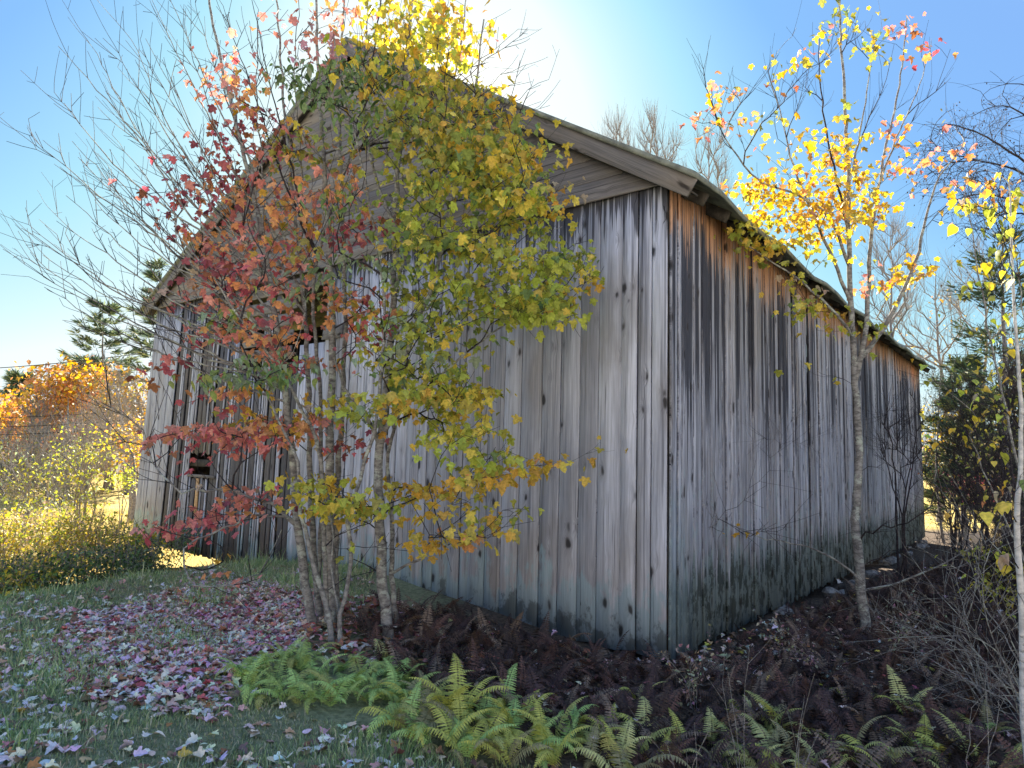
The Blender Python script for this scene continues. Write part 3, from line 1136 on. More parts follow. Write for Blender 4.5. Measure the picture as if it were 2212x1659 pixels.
def red_maple():
    base = gr(690, 1345)
    t = thing('red_maple', 'clump of slender grey trunks with red leaves and bare twigs over the gable', 'tree', base)
    g = Grow()
    Y = base[1]
    stems = [
        ([(676, 1352), (655, 1230), (641, 1100), (628, 950), (612, 820), (596, 700), (575, 560), (543, 400), (505, 250), (466, 80), (440, -80)], -0.1, 0.3, 0.047, 0.009),
        ([(694, 1345), (680, 1230), (672, 1080), (668, 900), (660, 700), (640, 500), (620, 300), (604, 100), (590, -90)], 0.1, 0.5, 0.036, 0.008),
        ([(716, 1350), (712, 1200), (711, 1000), (717, 800), (714, 600), (702, 400), (690, 200), (682, -60)], 0.0, 0.1, 0.055, 0.010),
        ([(727, 1345), (724, 1220), (729, 1050), (741, 850), (746, 650), (738, 450), (735, 250), (742, 20), (748, -90)], 0.25, 0.2, 0.037, 0.008),
        ([(684, 1340), (690, 1180), (694, 1000), (688, 800), (676, 640), (700, 500), (760, 330), (800, 160), (830, -60)], 0.35, -0.2, 0.028, 0.007),
        ([(703, 1345), (700, 1150), (690, 980), (640, 860), (575, 760), (520, 690), (455, 590), (380, 500)], -0.25, -0.6, 0.026, 0.007),
    ]
    for pts, o, dY, r0, r1 in stems:
        g.stem(S(pts, Y + o, dY), r0, r1)
    nstem = g.n
    # long bare leaders sweeping up and out to the left
    bare = [(45, 488, 5.9), (68, 296, 6.0), (115, 198, 6.2), (128, 98, 6.2), (196, 95, 6.5), (92, 598, 5.7), (90, 548, 6.1), (330, 12, 6.6),
            (362, -20, 6.4), (300, 105, 6.8), (155, 300, 6.7), (205, 330, 6.3), (60, 486, 6.3), (250, 110, 6.0), (285, 85, 6.1), (470, -10, 6.5),
            (175, 345, 7.0), (95, 620, 6.4), (165, 385, 6.0), (245, 290, 7.0), (270, 445, 6.9), (310, 200, 6.4), (120, 470, 6.6), (230, 200, 6.8), (140, 420, 6.3), (350, 130, 6.1), (400, 60, 6.5), (60, 560, 6.6), (240, 380, 6.2), (130, 690, 6.5), (420, 10, 6.9), (540, -30, 6.3), (190, 560, 6.9),
            (1140, 60, 6.9), (1130, 140, 6.8), (1185, 170, 7.0), (1120, 65, 7.2), (1165, 230, 7.1), (650, -60, 6.4), (560, 20, 6.8)]
    b0 = g.n
    for k, (x, y, yy) in enumerate(bare):
        right = x > 1000
        hgt = np.clip((y + 60) / 700, 0, 1)
        sx, sy = (700, 420) if right else (625 - 60 * hgt + rnd.uniform(-25, 25), 520 + 330 * hgt + rnd.uniform(-40, 40))
        if right:
            sx, sy = 700 + rnd.uniform(-10, 60), 330
        q0 = at(sx, sy, Y + rnd.uniform(-0.1, 0.3))
        i = int(np.argmin(np.linalg.norm(g.p[:nstem] - q0, axis=1)))
        a, e = g.p[i], at(x, y, yy)
        L = np.linalg.norm(e - a)
        m1 = a + (e - a) * 0.33 + np.array([0, 0, -0.035 * L]) + nr.normal(0, 0.03, 3)
        m2 = a + (e - a) * 0.68 + np.array([0, 0, -0.045 * L]) + nr.normal(0, 0.03, 3)
        g.stem([a, m1, m2, e], min(0.018, 0.005 + 0.0035 * L), 0.0024, i, step=0.12, jit=0.009)
    # low bare twigs and dead limbs near the foot
    low = [(300, 1035, 5.9), (360, 1190, 6.0), (420, 1265, 5.9), (470, 1225, 6.2), (330, 1000, 6.4), (545, 1120, 6.1), (560, 1240, 6.0), (800, 1130, 6.2),
           (805, 1235, 6.4), (860, 1170, 6.2), (520, 1000, 6.2), (560, 1250, 5.7), (310, 930, 6.3), (240, 880, 6.0), (200, 965, 6.2)]
    for (x, y, yy) in low:
        g.branch(at(x, y, yy), slope=-0.15, lift=0.1, step=0.12, jit=0.02)
    b1 = g.n
    g.twigs(560, (0.10, 0.6), nodes=[i for i in range(b0, b1) if g.rad[i] < 0.010], up=0.22, ang=0.55)
    lv = Leaves()
    y0, y1 = Y - 0.9, Y + 0.9
    cl = [
        (500, 178, 48, 48, y0, y1, 20, 5, BRT, 0.078), (540, 272, 110, 45, y0, y1, 26, 4, DRK, 0.075), (480, 150, 70, 60, y0, y1, 8, 4, RED, 0.07),
        (690, 60, 120, 70, y0, y1, 26, 3, dict(coral=3, pink=2, orange=1), 0.075), (760, 15, 40, 20, y0, y1, 5, 4, BRT, 0.08),
        (395, 450, 70, 70, y0, y1, 17, 4, DRK, 0.075), (500, 350, 120, 60, y0, y1, 24, 3.5, DRK, 0.07),
        (560, 400, 100, 60, y0, y1, 26, 5, ORG, 0.076), (510, 505, 100, 55, y0, y1, 28, 5, RED, 0.076), (640, 300, 70, 50, y0, y1, 18, 5, OLV, 0.074),
        (640, 480, 90, 60, y0, y1, 25, 5, ORG, 0.076), (720, 380, 80, 80, y0, y1, 20, 5, ORG, 0.074), (590, 590, 90, 50, y0, y1, 20, 5, RED, 0.076),
        (450, 640, 60, 40, y0, y1, 12, 5, RED, 0.076), (500, 715, 85, 40, y0, y1, 22, 5.5, RED, 0.076), (640, 690, 70, 40, y0, y1, 10, 5, RED, 0.076),
        (745, 645, 60, 40, y0, y1, 16, 5, ORG, 0.076), (780, 500, 60, 60, y0, y1, 14, 5, DRK, 0.074), (380, 800, 60, 40, y0, y1, 8, 4, DRK, 0.08),
        (470, 840, 40, 30, y0, y1, 5, 5, RED, 0.076), (455, 945, 85, 32, y0, y1, 26, 6, dict(crimson=3, coral=4, orange=1), 0.080),
        (600, 915, 85, 28, y0, y1, 22, 6, ORG, 0.080), (515, 860, 30, 20, y0, y1, 5, 5, GLD, 0.088), (335, 940, 30, 22, y0, y1, 4, 4, DRK, 0.072),
        (680, 905, 50, 35, y0, y1, 11, 5, RED, 0.076), (440, 1105, 60, 16, y0, y1, 9, 5, dict(crimson=3, coral=2), 0.078),
        (356, 1135, 28, 10, y0, y1, 6, 5, dict(crimson=3, coral=2), 0.078), (520, 1060, 60, 30, y0, y1, 12, 5, RED, 0.076),
        (620, 1060, 30, 20, y0, y1, 4, 4, DRK, 0.074), (780, 950, 40, 20, y0, y1, 6, 5, DRK, 0.072), (470, 1165, 20, 25, y0, y1, 2, 2, ORG, 0.076),
        (490, 1240, 40, 15, y0, y1, 2, 2, RED, 0.076), (610, 770, 60, 30, y0, y1, 10, 5, RED, 0.085), (480, 580, 90, 30, y0, y1, 14, 5, DRK, 0.072),
        (790, 700, 60, 60, y0, y1, 12, 5, DRK, 0.072), (330, 360, 70, 60, y0, y1, 5, 1.5, DRK, 0.08),
    ]
    crown(g, lv, cl, 1.05)
    g.twigs(420, (0.08, 0.3), r_max=0.001, up=0.2, ang=0.7, nodes=[i for i in range(b1, g.n)])
    g.tip = 0.0027
    wood(g, t, base, (M_BARK, M_TWIG))
    lv.build(t, base, M_LEAF, 300)


def yellow_maple():
    base = gr(838, 1382)
    t = thing('yellow_maple', 'rough barked maple with yellow and green leaves before the gable wall', 'tree', base)
    g = Grow()
    Y = base[1]
    g.stem(S([(842, 1385), (828, 1270), (820, 1120), (818, 1000), (826, 920), (840, 800), (851, 620), (852, 470), (868, 300), (880, 150), (890, 0), (896, -110)], Y, 0.35), 0.055, 0.010)
    g.stem(S([(858, 1375), (846, 1240), (846, 1100), (838, 980), (870, 880), (930, 830), (1010, 760), (1090, 700), (1150, 650)], Y + 0.3, 0.1), 0.03, 0.007)
    i = g.nearest(at(822, 940, Y))
    g.stem([g.p[i]] + S([(790, 900), (745, 840), (722, 780)], Y, -0.3), 0.026, 0.008, i)
    g.stem([g.p[i]] + S([(862, 860), (880, 760), (925, 640), (960, 520), (985, 400), (1010, 280), (1030, 160), (1045, 40)], Y, -0.35), 0.028, 0.007, i)
    j = g.nearest(at(850, 640, Y))
    g.stem([g.p[j]] + S([(870, 560), (905, 450), (940, 330), (975, 200), (1000, 60), (1010, -60)], Y + 0.1, 0.4), 0.022, 0.006, j)
    k = g.nearest(at(852, 520, Y))
    g.stem([g.p[k]] + S([(830, 440), (800, 340), (785, 230), (790, 100), (800, -40)], Y + 0.2, 0.4), 0.022, 0.006, k)
    lv = Leaves()
    y0, y1 = Y - 1.1, Y + 0.9
    z = 0.078
    cl = [
        (860, 40, 110, 60, y0, y1, 52, 6, dict(yellow=6, yg=3, gold=1), z), (950, 90, 60, 70, y0, y1, 30, 6, dict(yellow=6, yg=2), z),
        (960, 25, 40, 40, y0, y1, 12, 5, GLD, z), (840, 150, 110, 50, y0, y1, 34, 6, YEL, z), (960, 190, 90, 50, y0, y1, 30, 6, OLV, z),
        (1050, 65, 14, 22, y0, y1, 3, 5, ORG, z), (1060, 215, 60, 40, y0, y1, 16, 5, OLV, z), (1110, 240, 40, 30, y0, y1, 7, 4, GLD, 0.08),
        (900, 270, 120, 60, y0, y1, 50, 7, OLV, z), (1020, 290, 110, 50, y0, y1, 48, 7, OLV, z), (1130, 320, 80, 40, y0, y1, 34, 7, YEL, z),
        (960, 370, 130, 60, y0, y1, 56, 7, YG, z), (1090, 395, 100, 50, y0, y1, 44, 7, YG, z), (1170, 430, 60, 28, y0, y1, 16, 5, YEL, z),
        (1190, 410, 20, 20, y0, y1, 3, 4, dict(tan=3, gold=2), z), (900, 470, 100, 60, y0, y1, 34, 6, YG, z), (1010, 500, 110, 40, y0, y1, 38, 6, YG, z),
        (1150, 480, 70, 30, y0, y1, 18, 6, YG, z), (1120, 555, 110, 30, y0, y1, 40, 7, YG, z), (1220, 545, 60, 25, y0, y1, 20, 6, YG, z),
        (1270, 590, 30, 20, y0, y1, 7, 5, YEL, z), (960, 600, 100, 50, y0, y1, 34, 6, YG, z), (1150, 620, 100, 30, y0, y1, 40, 7, YG, z),
        (1190, 665, 90, 22, y0, y1, 38, 7, dict(yg=6, lime=1, yellow=1), z), (1060, 660, 60, 26, y0, y1, 12, 6, YG, z), (900, 680, 80, 50, y0, y1, 24, 6, dict(yg=3, sage=2, ygd=3), z),
        (970, 720, 80, 30, y0, y1, 14, 6, YG, z), (850, 760, 90, 40, y0, y1, 18, 5, YG, z), (960, 800, 90, 36, y0, y1, 26, 6, YG, z),
        (1020, 850, 60, 30, y0, y1, 24, 6, YEL, z), (930, 870, 90, 40, y0, y1, 30, 6, YEL, z), (760, 870, 60, 36, y0, y1, 18, 6, dict(yg=4, yellow=2, sage=1), z),
        (1010, 930, 60, 32, y0, y1, 24, 6, dict(yg=5, lime=1, yellow=2), z), (1060, 985, 50, 22, y0, y1, 15, 6, YG, z), (1050, 1025, 75, 18, y0, y1, 18, 6, GLD, z, 'maple', -0.05),
        (1170, 1010, 50, 16, y0 + .3, y1, 10, 5, GLD, 0.085, 'maple', 0.0), (1215, 1012, 22, 10, y0 + .3, y1, 2, 3, GLD, 0.08, 'maple', 0.0), (1290, 965, 26, 30, y0 + .3, y1, 3, 2, GLD, 0.075, 'maple', 0.1),
        (700, 1050, 60, 38, y0, y1, 22, 6, YEL, z, 'maple', 0.1), (760, 1090, 50, 26, y0, y1, 14, 6, dict(yellow=3, yg=3), z, 'maple', 0.1), (690, 1090, 50, 18, y0, y1, 8, 5, YEL, z, 'maple', 0.1),
        (930, 1070, 60, 28, y0, y1, 15, 5, GLD, z, 'maple', 0.0), (870, 1055, 40, 20, y0, y1, 6, 5, GLD, z, 'maple', 0.0), (1010, 1095, 40, 22, y0, y1, 7, 4, YEL, z, 'maple', -0.1),
        (950, 1165, 40, 22, y0, y1, 8, 4, GLD, z, 'maple', -0.15), (1045, 1160, 32, 10, y0, y1, 6, 5, GLD, z, 'maple', -0.1), (1095, 1115, 34, 22, y0, y1, 8, 5, YEL, z, 'maple', -0.1),
        (905, 1212, 8, 5, y0, y1, 1, 1, YEL, z, 'maple', -0.1), (820, 1150, 40, 60, y0, y1, 4, 1, YEL, z, 'maple', -0.1), (730, 1200, 40, 20, y0, y1, 3, 1.5, YEL, z, 'maple', -0.1),
        (900, 770, 40, 30, y0, y1, 6, 5, dict(sage=3, yg=2), z),
    ]
    crown(g, lv, cl, 0.88)
    for (x, y, yy) in [(960, 1095, 6.0), (1130, 1100, 6.0), (975, 1235, 6.1), (880, 1190, 6.0), (1120, 700, 6.0), (1100, 690, 6.3), (1160, 735, 6.0), (940, 1150, 5.8)]:
        g.branch(at(x, y, yy), slope=-0.1, lift=0.1, jit=0.02)
    g.twigs(350, (0.08, 0.3), up=0.15, ang=0.7, nodes=list(range(300, g.n)))
    wood(g, t, base, (M_BARK, M_TWIG))
    lv.build(t, base, M_LEAF, 300)


def cherry():
    """thin sapling with drooping oval leaves mixed into the maples"""
    base = gr(716, 1396)
    t = thing('cherry_sapling', 'thin forked sapling with drooping oval green leaves beside the red maple clump', 'sapling', base)
    g = Grow()
    Y = base[1]
    g.stem(S([(717, 1398), (702, 1300), (672, 1200), (652, 1110), (640, 1000), (600, 900), (560, 820), (520, 740)], Y, 0.2), 0.028, 0.006)
    g.stem(S([(733, 1394), (734, 1325), (752, 1260), (758, 1180), (752, 1130), (790, 1000), (820, 850), (830, 650), (800, 450), (770, 300), (740, 180), (720, 80)], Y, 0.3), 0.022, 0.006)
    i = g.nearest(at(734, 1325, Y))
    g.stem([g.p[i]] + S([(722, 1270), (716, 1220), (722, 1160), (705, 1080)], Y, 0.1), 0.012, 0.005, i)
    lv = Leaves()
    y0, y1 = Y - 0.6, Y + 0.6
    z = 0.088
    cl = [(700, 185, 90, 45, y0, y1, 34, 6, GRN, z, 'ovate', 0.1), (800, 140, 90, 50, y0, y1, 28, 6, GRN, z, 'ovate'), (640, 150, 50, 40, y0, y1, 12, 5, GRN, 0.085, 'ovate'),
          (780, 250, 60, 40, y0, y1, 16, 5, dict(ygd=4, green=3, olive=2), z, 'ovate'), (560, 800, 70, 26, y0, y1, 16, 5, SAG, z, 'ovate', 0.0), (470, 810, 40, 20, y0, y1, 6, 5, SAG, z, 'ovate', 0.0),
          (640, 790, 60, 30, y0, y1, 14, 6, SAG, z, 'ovate', 0.0), (480, 680, 60, 22, y0, y1, 9, 5, SAG, z, 'ovate'), (870, 560, 60, 50, y0, y1, 14, 5, SAG, z, 'ovate'),
          (720, 560, 60, 60, y0, y1, 12, 5, SAG, z, 'ovate'), (860, 700, 70, 50, y0, y1, 14, 5, SAG, z, 'ovate'), (640, 620, 60, 30, y0, y1, 7, 4, SAG, z, 'ovate'),
          (930, 250, 80, 40, y0, y1, 14, 5, dict(ygd=4, green=3), z, 'ovate'), (1060, 260, 70, 40, y0, y1, 8, 3, dict(ygd=4, green=3), 0.08, 'ovate'), (740, 430, 60, 50, y0, y1, 10, 5, dict(ygd=3, green=3), z, 'ovate')]
    crown(g, lv, cl)
    g.twigs(120, (0.1, 0.35), up=0.1, ang=0.7, nodes=list(range(200, g.n)))
    wood(g, t, base, (M_BARK, M_TWIG), split=0.012)
    lv.build(t, base, M_LEAF, 260)


def right_maple():
    base = gr(1866, 1392)
    t = thing('golden_maple', 'slim maple with golden leaves standing alone before the long side wall', 'tree', base)
    g = Grow()
    Y = base[1]
    g.stem(S([(1872, 1398), (1862, 1290), (1856, 1200), (1848, 1120), (1856, 1000), (1852, 880), (1846, 790), (1840, 700), (1836, 600), (1833, 480), (1832, 350), (1824, 200), (1816, 60), (1812, -40)], Y, 0.3), 0.060, 0.009)
    def lim(x0, y0, pts, r0, r1, dY):
        i = g.nearest(at(x0, y0, Y + 0.1))
        g.stem([g.p[i]] + S(pts, Y + 0.1, dY), r0, r1, i)
    lim(1848, 800, [(1880, 750), (1920, 690), (1955, 620), (1985, 540), (2005, 450), (2030, 380), (2070, 330)], 0.034, 0.007, -0.4)
    lim(1850, 830, [(1866, 740), (1874, 640), (1880, 540), (1892, 440), (1912, 330), (1940, 200), (1955, 80), (1958, 40)], 0.034, 0.006, 0.5)
    lim(1838, 640, [(1800, 560), (1760, 470), (1715, 360), (1690, 260), (1668, 180)], 0.024, 0.005, 0.3)
    lim(1836, 560, [(1790, 470), (1720, 420), (1640, 390), (1580, 320), (1545, 250), (1535, 190)], 0.022, 0.005, -0.3)
    lim(1834, 500, [(1810, 400), (1785, 280), (1770, 160), (1768, 70)], 0.018, 0.005, 0.2)
    lim(1834, 440, [(1850, 330), (1872, 200), (1890, 90)], 0.016, 0.004, -0.2)
    lim(1900, 400, [(1935, 300), (1980, 200), (2010, 95)], 0.014, 0.004, 0.3)
    lim(1846, 720, [(1790, 660), (1720, 600), (1660, 560), (1600, 520)], 0.02, 0.005, -0.5)
    n0 = g.n
    tips = [(1520, 150, 7.6), (1640, 170, 7.7), (1500, 260, 7.8), (1660, 155, 8.2), (1585, 205, 8.0), (1720, 60, 8), (1750, 120, 8.3), (1850, 100, 8), (1905, 60, 8), (1990, 120, 8.4),
            (1560, 300, 8.3), (1700, 200, 7.6), (1740, 190, 8.5), (1650, 200, 8.4), (1920, 150, 7.6), (1800, 100, 7.6), (1870, 60, 8.5), (2035, 180, 8.0), (2060, 260, 8.3), (1600, 300, 7.9),
            (1730, 210, 8.1), (1985, 230, 7.8), (1560, 230, 8.2), (1680, 300, 8.5), (1780, 230, 8.4), (1945, 230, 8.5), (2100, 300, 8.0), (1900, 250, 8.6)]
    for (x, y, yy) in tips:
        g.branch(at(x, y, yy), slope=1.1, lift=0.8, jit=0.01)
    n1 = g.n
    g.twigs(160, (0.15, 0.5), nodes=list(range(n0, n1)), up=0.4, ang=0.5)
    lv = Leaves()
    y0, y1 = Y - 0.8, Y + 0.9
    z = 0.080
    TOPC = dict(olive=3, gold=2, rust=2, coral=1)
    cl = [(1535, 235, 14, 20, y0, y1, 4, 5, dict(coral=3, orange=2), z, 'maple', 0.9), (1525, 265, 14, 14, y0, y1, 2, 5, BRT, z, 'maple', 0.9), (1550, 200, 12, 20, y0, y1, 4, 5, ORG, z, 'maple', 0.9), (1595, 270, 28, 22, y0, y1, 5, 3, ORG, z, 'maple', 0.9),
          (1700, 150, 26, 26, y0, y1, 6, 5, TOPC, z, 'maple', 0.9), (1770, 75, 12, 26, y0, y1, 4, 5, ORG, z, 'maple', 0.9), (1820, 25, 25, 26, y0, y1, 7, 6, OLV, z, 'maple', 0.9),
          (1740, 140, 22, 18, y0, y1, 5, 4, OLV, z, 'maple', 0.9), (1890, 85, 14, 30, y0, y1, 6, 5, OLV, z, 'maple', 0.9), (1955, 50, 14, 18, y0, y1, 4, 5, dict(coral=3, rust=2), z, 'maple', 0.9), (2010, 90, 10, 16, y0, y1, 4, 5, dict(crimson=2, orange=2), z, 'maple', 0.9),
          (1690, 250, 30, 20, y0, y1, 4, 3, OLV, z, 'maple', 0.8), (1820, 240, 12, 12, y0, y1, 2, 4, OLV, z, 'maple', 0.8), (1755, 305, 60, 30, y0, y1, 14, 5, GLD, z), (1850, 300, 60, 30, y0, y1, 12, 5, GLD, z), (1960, 290, 50, 40, y0, y1, 8, 3, ORG, z),
          (1670, 380, 60, 40, y0, y1, 20, 5, GLD, z), (1650, 430, 70, 50, y0, y1, 40, 7, dict(gold=5, yellow=4), z), (1740, 420, 80, 50, y0, y1, 34, 6, GLD, z), (1820, 370, 80, 60, y0, y1, 36, 6, GLD, z),
          (1850, 440, 70, 50, y0, y1, 32, 6, GLD, z), (1780, 490, 80, 40, y0, y1, 28, 5, GLD, z), (1620, 500, 50, 40, y0, y1, 22, 6, dict(yellow=4, yg=2, gold=2), z),
          (1830, 540, 60, 30, y0, y1, 12, 5, YEL, z), (1700, 540, 60, 30, y0, y1, 12, 5, YEL, z), (1585, 480, 40, 24, y0, y1, 8, 5, YG, z), (1640, 540, 30, 20, y0, y1, 6, 4, YG, z, 'maple', 0.0),
          (1740, 610, 70, 30, y0, y1, 12, 4, dict(yellow=3, tan=1, yg=2), z, 'maple', 0.1), (1960, 330, 40, 60, y0, y1, 8, 3, ORG, z), (1990, 560, 50, 40, y0, y1, 8, 4, GLD, z), (1940, 600, 40, 24, y0, y1, 6, 5, GLD, z),
          (1710, 660, 50, 24, y0, y1, 7, 4, YG, z, 'maple', -0.1), (1800, 690, 50, 40, y0, y1, 8, 4, YEL, z, 'maple', 0.1), (1870, 610, 30, 30, y0, y1, 4, 4, dict(coral=3, orange=2), z), (1880, 720, 50, 40, y0, y1, 6, 3, YG, z, 'maple', 0.1),
          (2100, 400, 70, 40, y0, y1, 14, 4, ORG, z), (2040, 350, 50, 40, y0, y1, 8, 3, ORG, z), (1582, 1130, 4, 4, y0, y1, 1, 4, GLD, 0.085, 'maple', -0.3), (1770, 790, 60, 20, y0, y1, 3, 2, YEL, z, 'maple', 0.0)]
    crown(g, lv, cl, 0.62)
    n2 = g.n
    for (x, y, yy) in [(1540, 1120, 7.4), (1600, 1150, 7.6), (1640, 1040, 7.2), (1690, 940, 7.4), (1620, 950, 8.0), (1960, 1130, 7.6), (2010, 1095, 7.5), (1990, 1180, 7.9), (1700, 1130, 7.0),
                       (1760, 870, 7.3), (1980, 980, 7.7), (1910, 1000, 8.3), (2060, 1110, 7.6), (1750, 960, 7.4), (2040, 1040, 8.0), (1640, 1120, 7.0)]:
        g.branch(at(x, y, yy), slope=-0.05, lift=0.15, jit=0.03)
    g.stem([at(1862, 1275, Y)] + S([(1930, 1262), (1990, 1240), (2050, 1210), (2110, 1175), (2150, 1160)], Y - 0.1, -0.5), 0.016, 0.004, g.nearest(at(1862, 1275, Y)))
    n3 = g.n
    g.twigs(130, (0.15, 0.6), nodes=list(range(n2, n3)), up=0.0, ang=0.7)
    wood(g, t, base, (M_BARK, M_TWIG))
    lv.build(t, base, M_LEAF, 300)


red_maple()
yellow_maple()
cherry()
right_maple()


# ------------------------------------------------------------------ birch at the right edge
def edge_birch():
    base = at(2204, 1000, 3.7)
    base[2] = float(ground_z(base[0], base[1]))
    t = thing('young_birch', 'pale thin birch stem at the right edge with large yellow heart-shaped leaves', 'tree', base)
    g = Grow()
    Y = base[1]
    g.stem([base, at(2214, 1560, Y), at(2211, 1430, Y), at(2208, 1320, Y), at(2202, 1230, Y), at(2195, 1130, Y), at(2203, 1030, Y), at(2206, 930, Y), at(2202, 830, Y), at(2195, 720, Y), at(2190, 600, Y), at(2186, 480, Y), at(2180, 390, Y)], 0.026, 0.004, jit=0.003)
    n0 = g.n
    lv = Leaves()
    P = dict(lime=3, yellow=4, yg=2)
    Pd = dict(yellow=3, tan=2, yg=1)
    for (x, y, n, pal) in [(2140, 385, 3, P), (2115, 460, 3, P), (2060, 470, 4, P), (2075, 500, 2, P), (2155, 500, 3, P), (2190, 500, 4, P), (2180, 460, 3, P), (2170, 580, 3, P), (2135, 580, 2, P),
                           (2195, 420, 3, P), (2200, 560, 3, P), (2100, 880, 1, P), (2125, 860, 1, Pd), (2150, 990, 2, P), (2135, 1080, 2, Pd), (2160, 1100, 2, Pd), (2110, 1120, 1, Pd),
                           (2155, 1215, 3, Pd), (2140, 1200, 2, Pd), (2105, 1170, 1, Pd), (2170, 1250, 2, Pd), (2200, 1100, 2, P), (2205, 1040, 1, dict(green=1)), (2090, 430, 2, P), (2040, 440, 2, P), (2205, 620, 2, P), (2160, 690, 2, P), (2060, 790, 1, P)]:
        q = at(x, y - 14, Y + rnd.uniform(-0.25, 0.25))
        i = g.branch(q, slope=0.2, lift=0.0, jit=0.012)
        lv.spray(g.p[i], g.d[i], n, 0.062, pal, 'heart', droop=1.2, spread=0.02, back=0.10)
    g.twigs(60, (0.1, 0.35), up=0.1, ang=0.6, nodes=list(range(n0, g.n)))
    g.tip = 0.0011
    wood(g, t, base, (M_BIRCH, M_TWIG), split=0.008)
    lv.build(t, base, M_LEAF, 80)


edge_birch()


def aspen():
    base = at(2290, 1000, 5.2)
    base[2] = float(ground_z(base[0], base[1]))
    t = thing('aspen_sapling', 'slanting saplings behind the pale birch stem with scattered lime and yellow leaves', 'sapling', base)
    g = Grow()
    Y = base[1]
    g.stem([base, at(2250, 1250, Y), at(2200, 1000, Y), at(2150, 780, Y), at(2110, 560, Y), at(2085, 400, Y)], 0.018, 0.003)
    g.stem([base, at(2270, 1100, Y), at(2230, 800, Y), at(2200, 600, Y), at(2180, 420, Y)], 0.016, 0.003)
    g.stem([base, at(2240, 1280, Y), at(2170, 1120, Y), at(2110, 980, Y), at(2060, 860, Y)], 0.014, 0.003)
    lv = Leaves()
    P = dict(lime=2, yellow=4, yg=4, gold=1)
    Q = dict(gold=3, orange=2, tan=2, yellow=2)
    crown(g, lv, [(2140, 430, 60, 60, Y - .5, Y + .5, 14, 3, P, 0.062, 'heart'), (2100, 400, 40, 30, Y - .5, Y + .5, 9, 4, Q, 0.06, 'heart'), (2170, 560, 50, 60, Y - .5, Y + .5, 14, 3, P, 0.06, 'heart'),
                  (2120, 640, 60, 70, Y - .5, Y + .5, 10, 2.5, P, 0.055, 'heart'), (2160, 780, 60, 80, Y - .5, Y + .5, 12, 2.5, P, 0.055, 'heart'), (2100, 880, 60, 60, Y - .5, Y + .5, 8, 2.5, P, 0.055, 'heart'),
                  (2150, 1050, 60, 90, Y - .5, Y + .5, 12, 2, Q, 0.05, 'heart'), (2050, 800, 30, 40, Y - .5, Y + .5, 4, 2, P, 0.055, 'heart')])
    g.twigs(200, (0.12, 0.5), up=0.15, ang=0.7, nodes=list(range(10, g.n)))
    g.tip = 0.0014
    wood(g, t, base, (M_BARK, M_TWIG), split=0.008)
    lv.build(t, base, M_LEAF, 120)


aspen()


# ------------------------------------------------------------------ trees farther off
def base_at(x, Y):
    b = at(x, 1000, Y)
    b[2] = float(ground_z(b[0], b[1]))
    return b


def far_tree(name, label, cat, x, top, Y, blobs, pal, nl, size, r0=0.12, tip=0.005, twig=300, kind='small', bark=None, lean=0, group=None,
             slope=0.9, twl=(0.4, 1.2), stems=1, spread=40, parts=0, up=0.35, split=0.03, matl=None, sprd=0.3):
    """blobs: (cx, cy, rx, ry, sprays)"""
    base = base_at(x, Y)
    t = thing(name, label, cat, base, group=group)
    g = Grow()
    for k in range(stems):
        off = 0 if stems == 1 else (k / (stems - 1) - 0.5) * 2 * spread
        tx = x + lean + off
        b = base + np.array([off * 0.002 * Y / 10, rnd.uniform(-0.1, 0.1), 0])
        tp = at(tx, top, Y + rnd.uniform(-0.04, 0.04) * Y)
        m1 = b * 0.66 + tp * 0.34 + nr.normal(0, 0.012 * Y, 3) * 0.6 + np.array([-off * 0.0004 * Y, 0, 0])
        m2 = b * 0.33 + tp * 0.67 + nr.normal(0, 0.012 * Y, 3) * 0.6
        g.stem([b, m1, m2, tp], r0 * rnd.uniform(0.8, 1.1), tip * 1.5, step=0.02 * Y, jit=0.001 * Y)
    n0 = g.n
    lv = Leaves()
    T = []
    for (cx, cy, rx, ry, n) in blobs:
        dY = min(rx / FPX * Y, 3.5)
        T += ell(cx, cy, rx, ry, Y - dY, Y + dY, n)
    T.sort(key=lambda q: np.min(np.linalg.norm(g.p[:n0] - q, axis=1)))
    for q in T:
        i = g.branch(q, slope=slope, lift=0.5, step=0.016 * Y, jit=0.002 * Y)
        if nl:
            lv.spray(g.p[i], g.d[i], max(1, int(nr.poisson(nl))), size, pal, kind, droop=0.3, spread=sprd, back=sprd * 2)
    if twig:
        g.twigs(twig, twl, r_max=0.001, up=up, ang=0.55, nodes=list(range(n0, g.n)))
    g.tip = tip
    wood(g, t, base, (bark or M_FARBARK, bark or M_FARBARK), split=split)
    lv.build(t, base, matl or M_LEAF, parts)
    return t


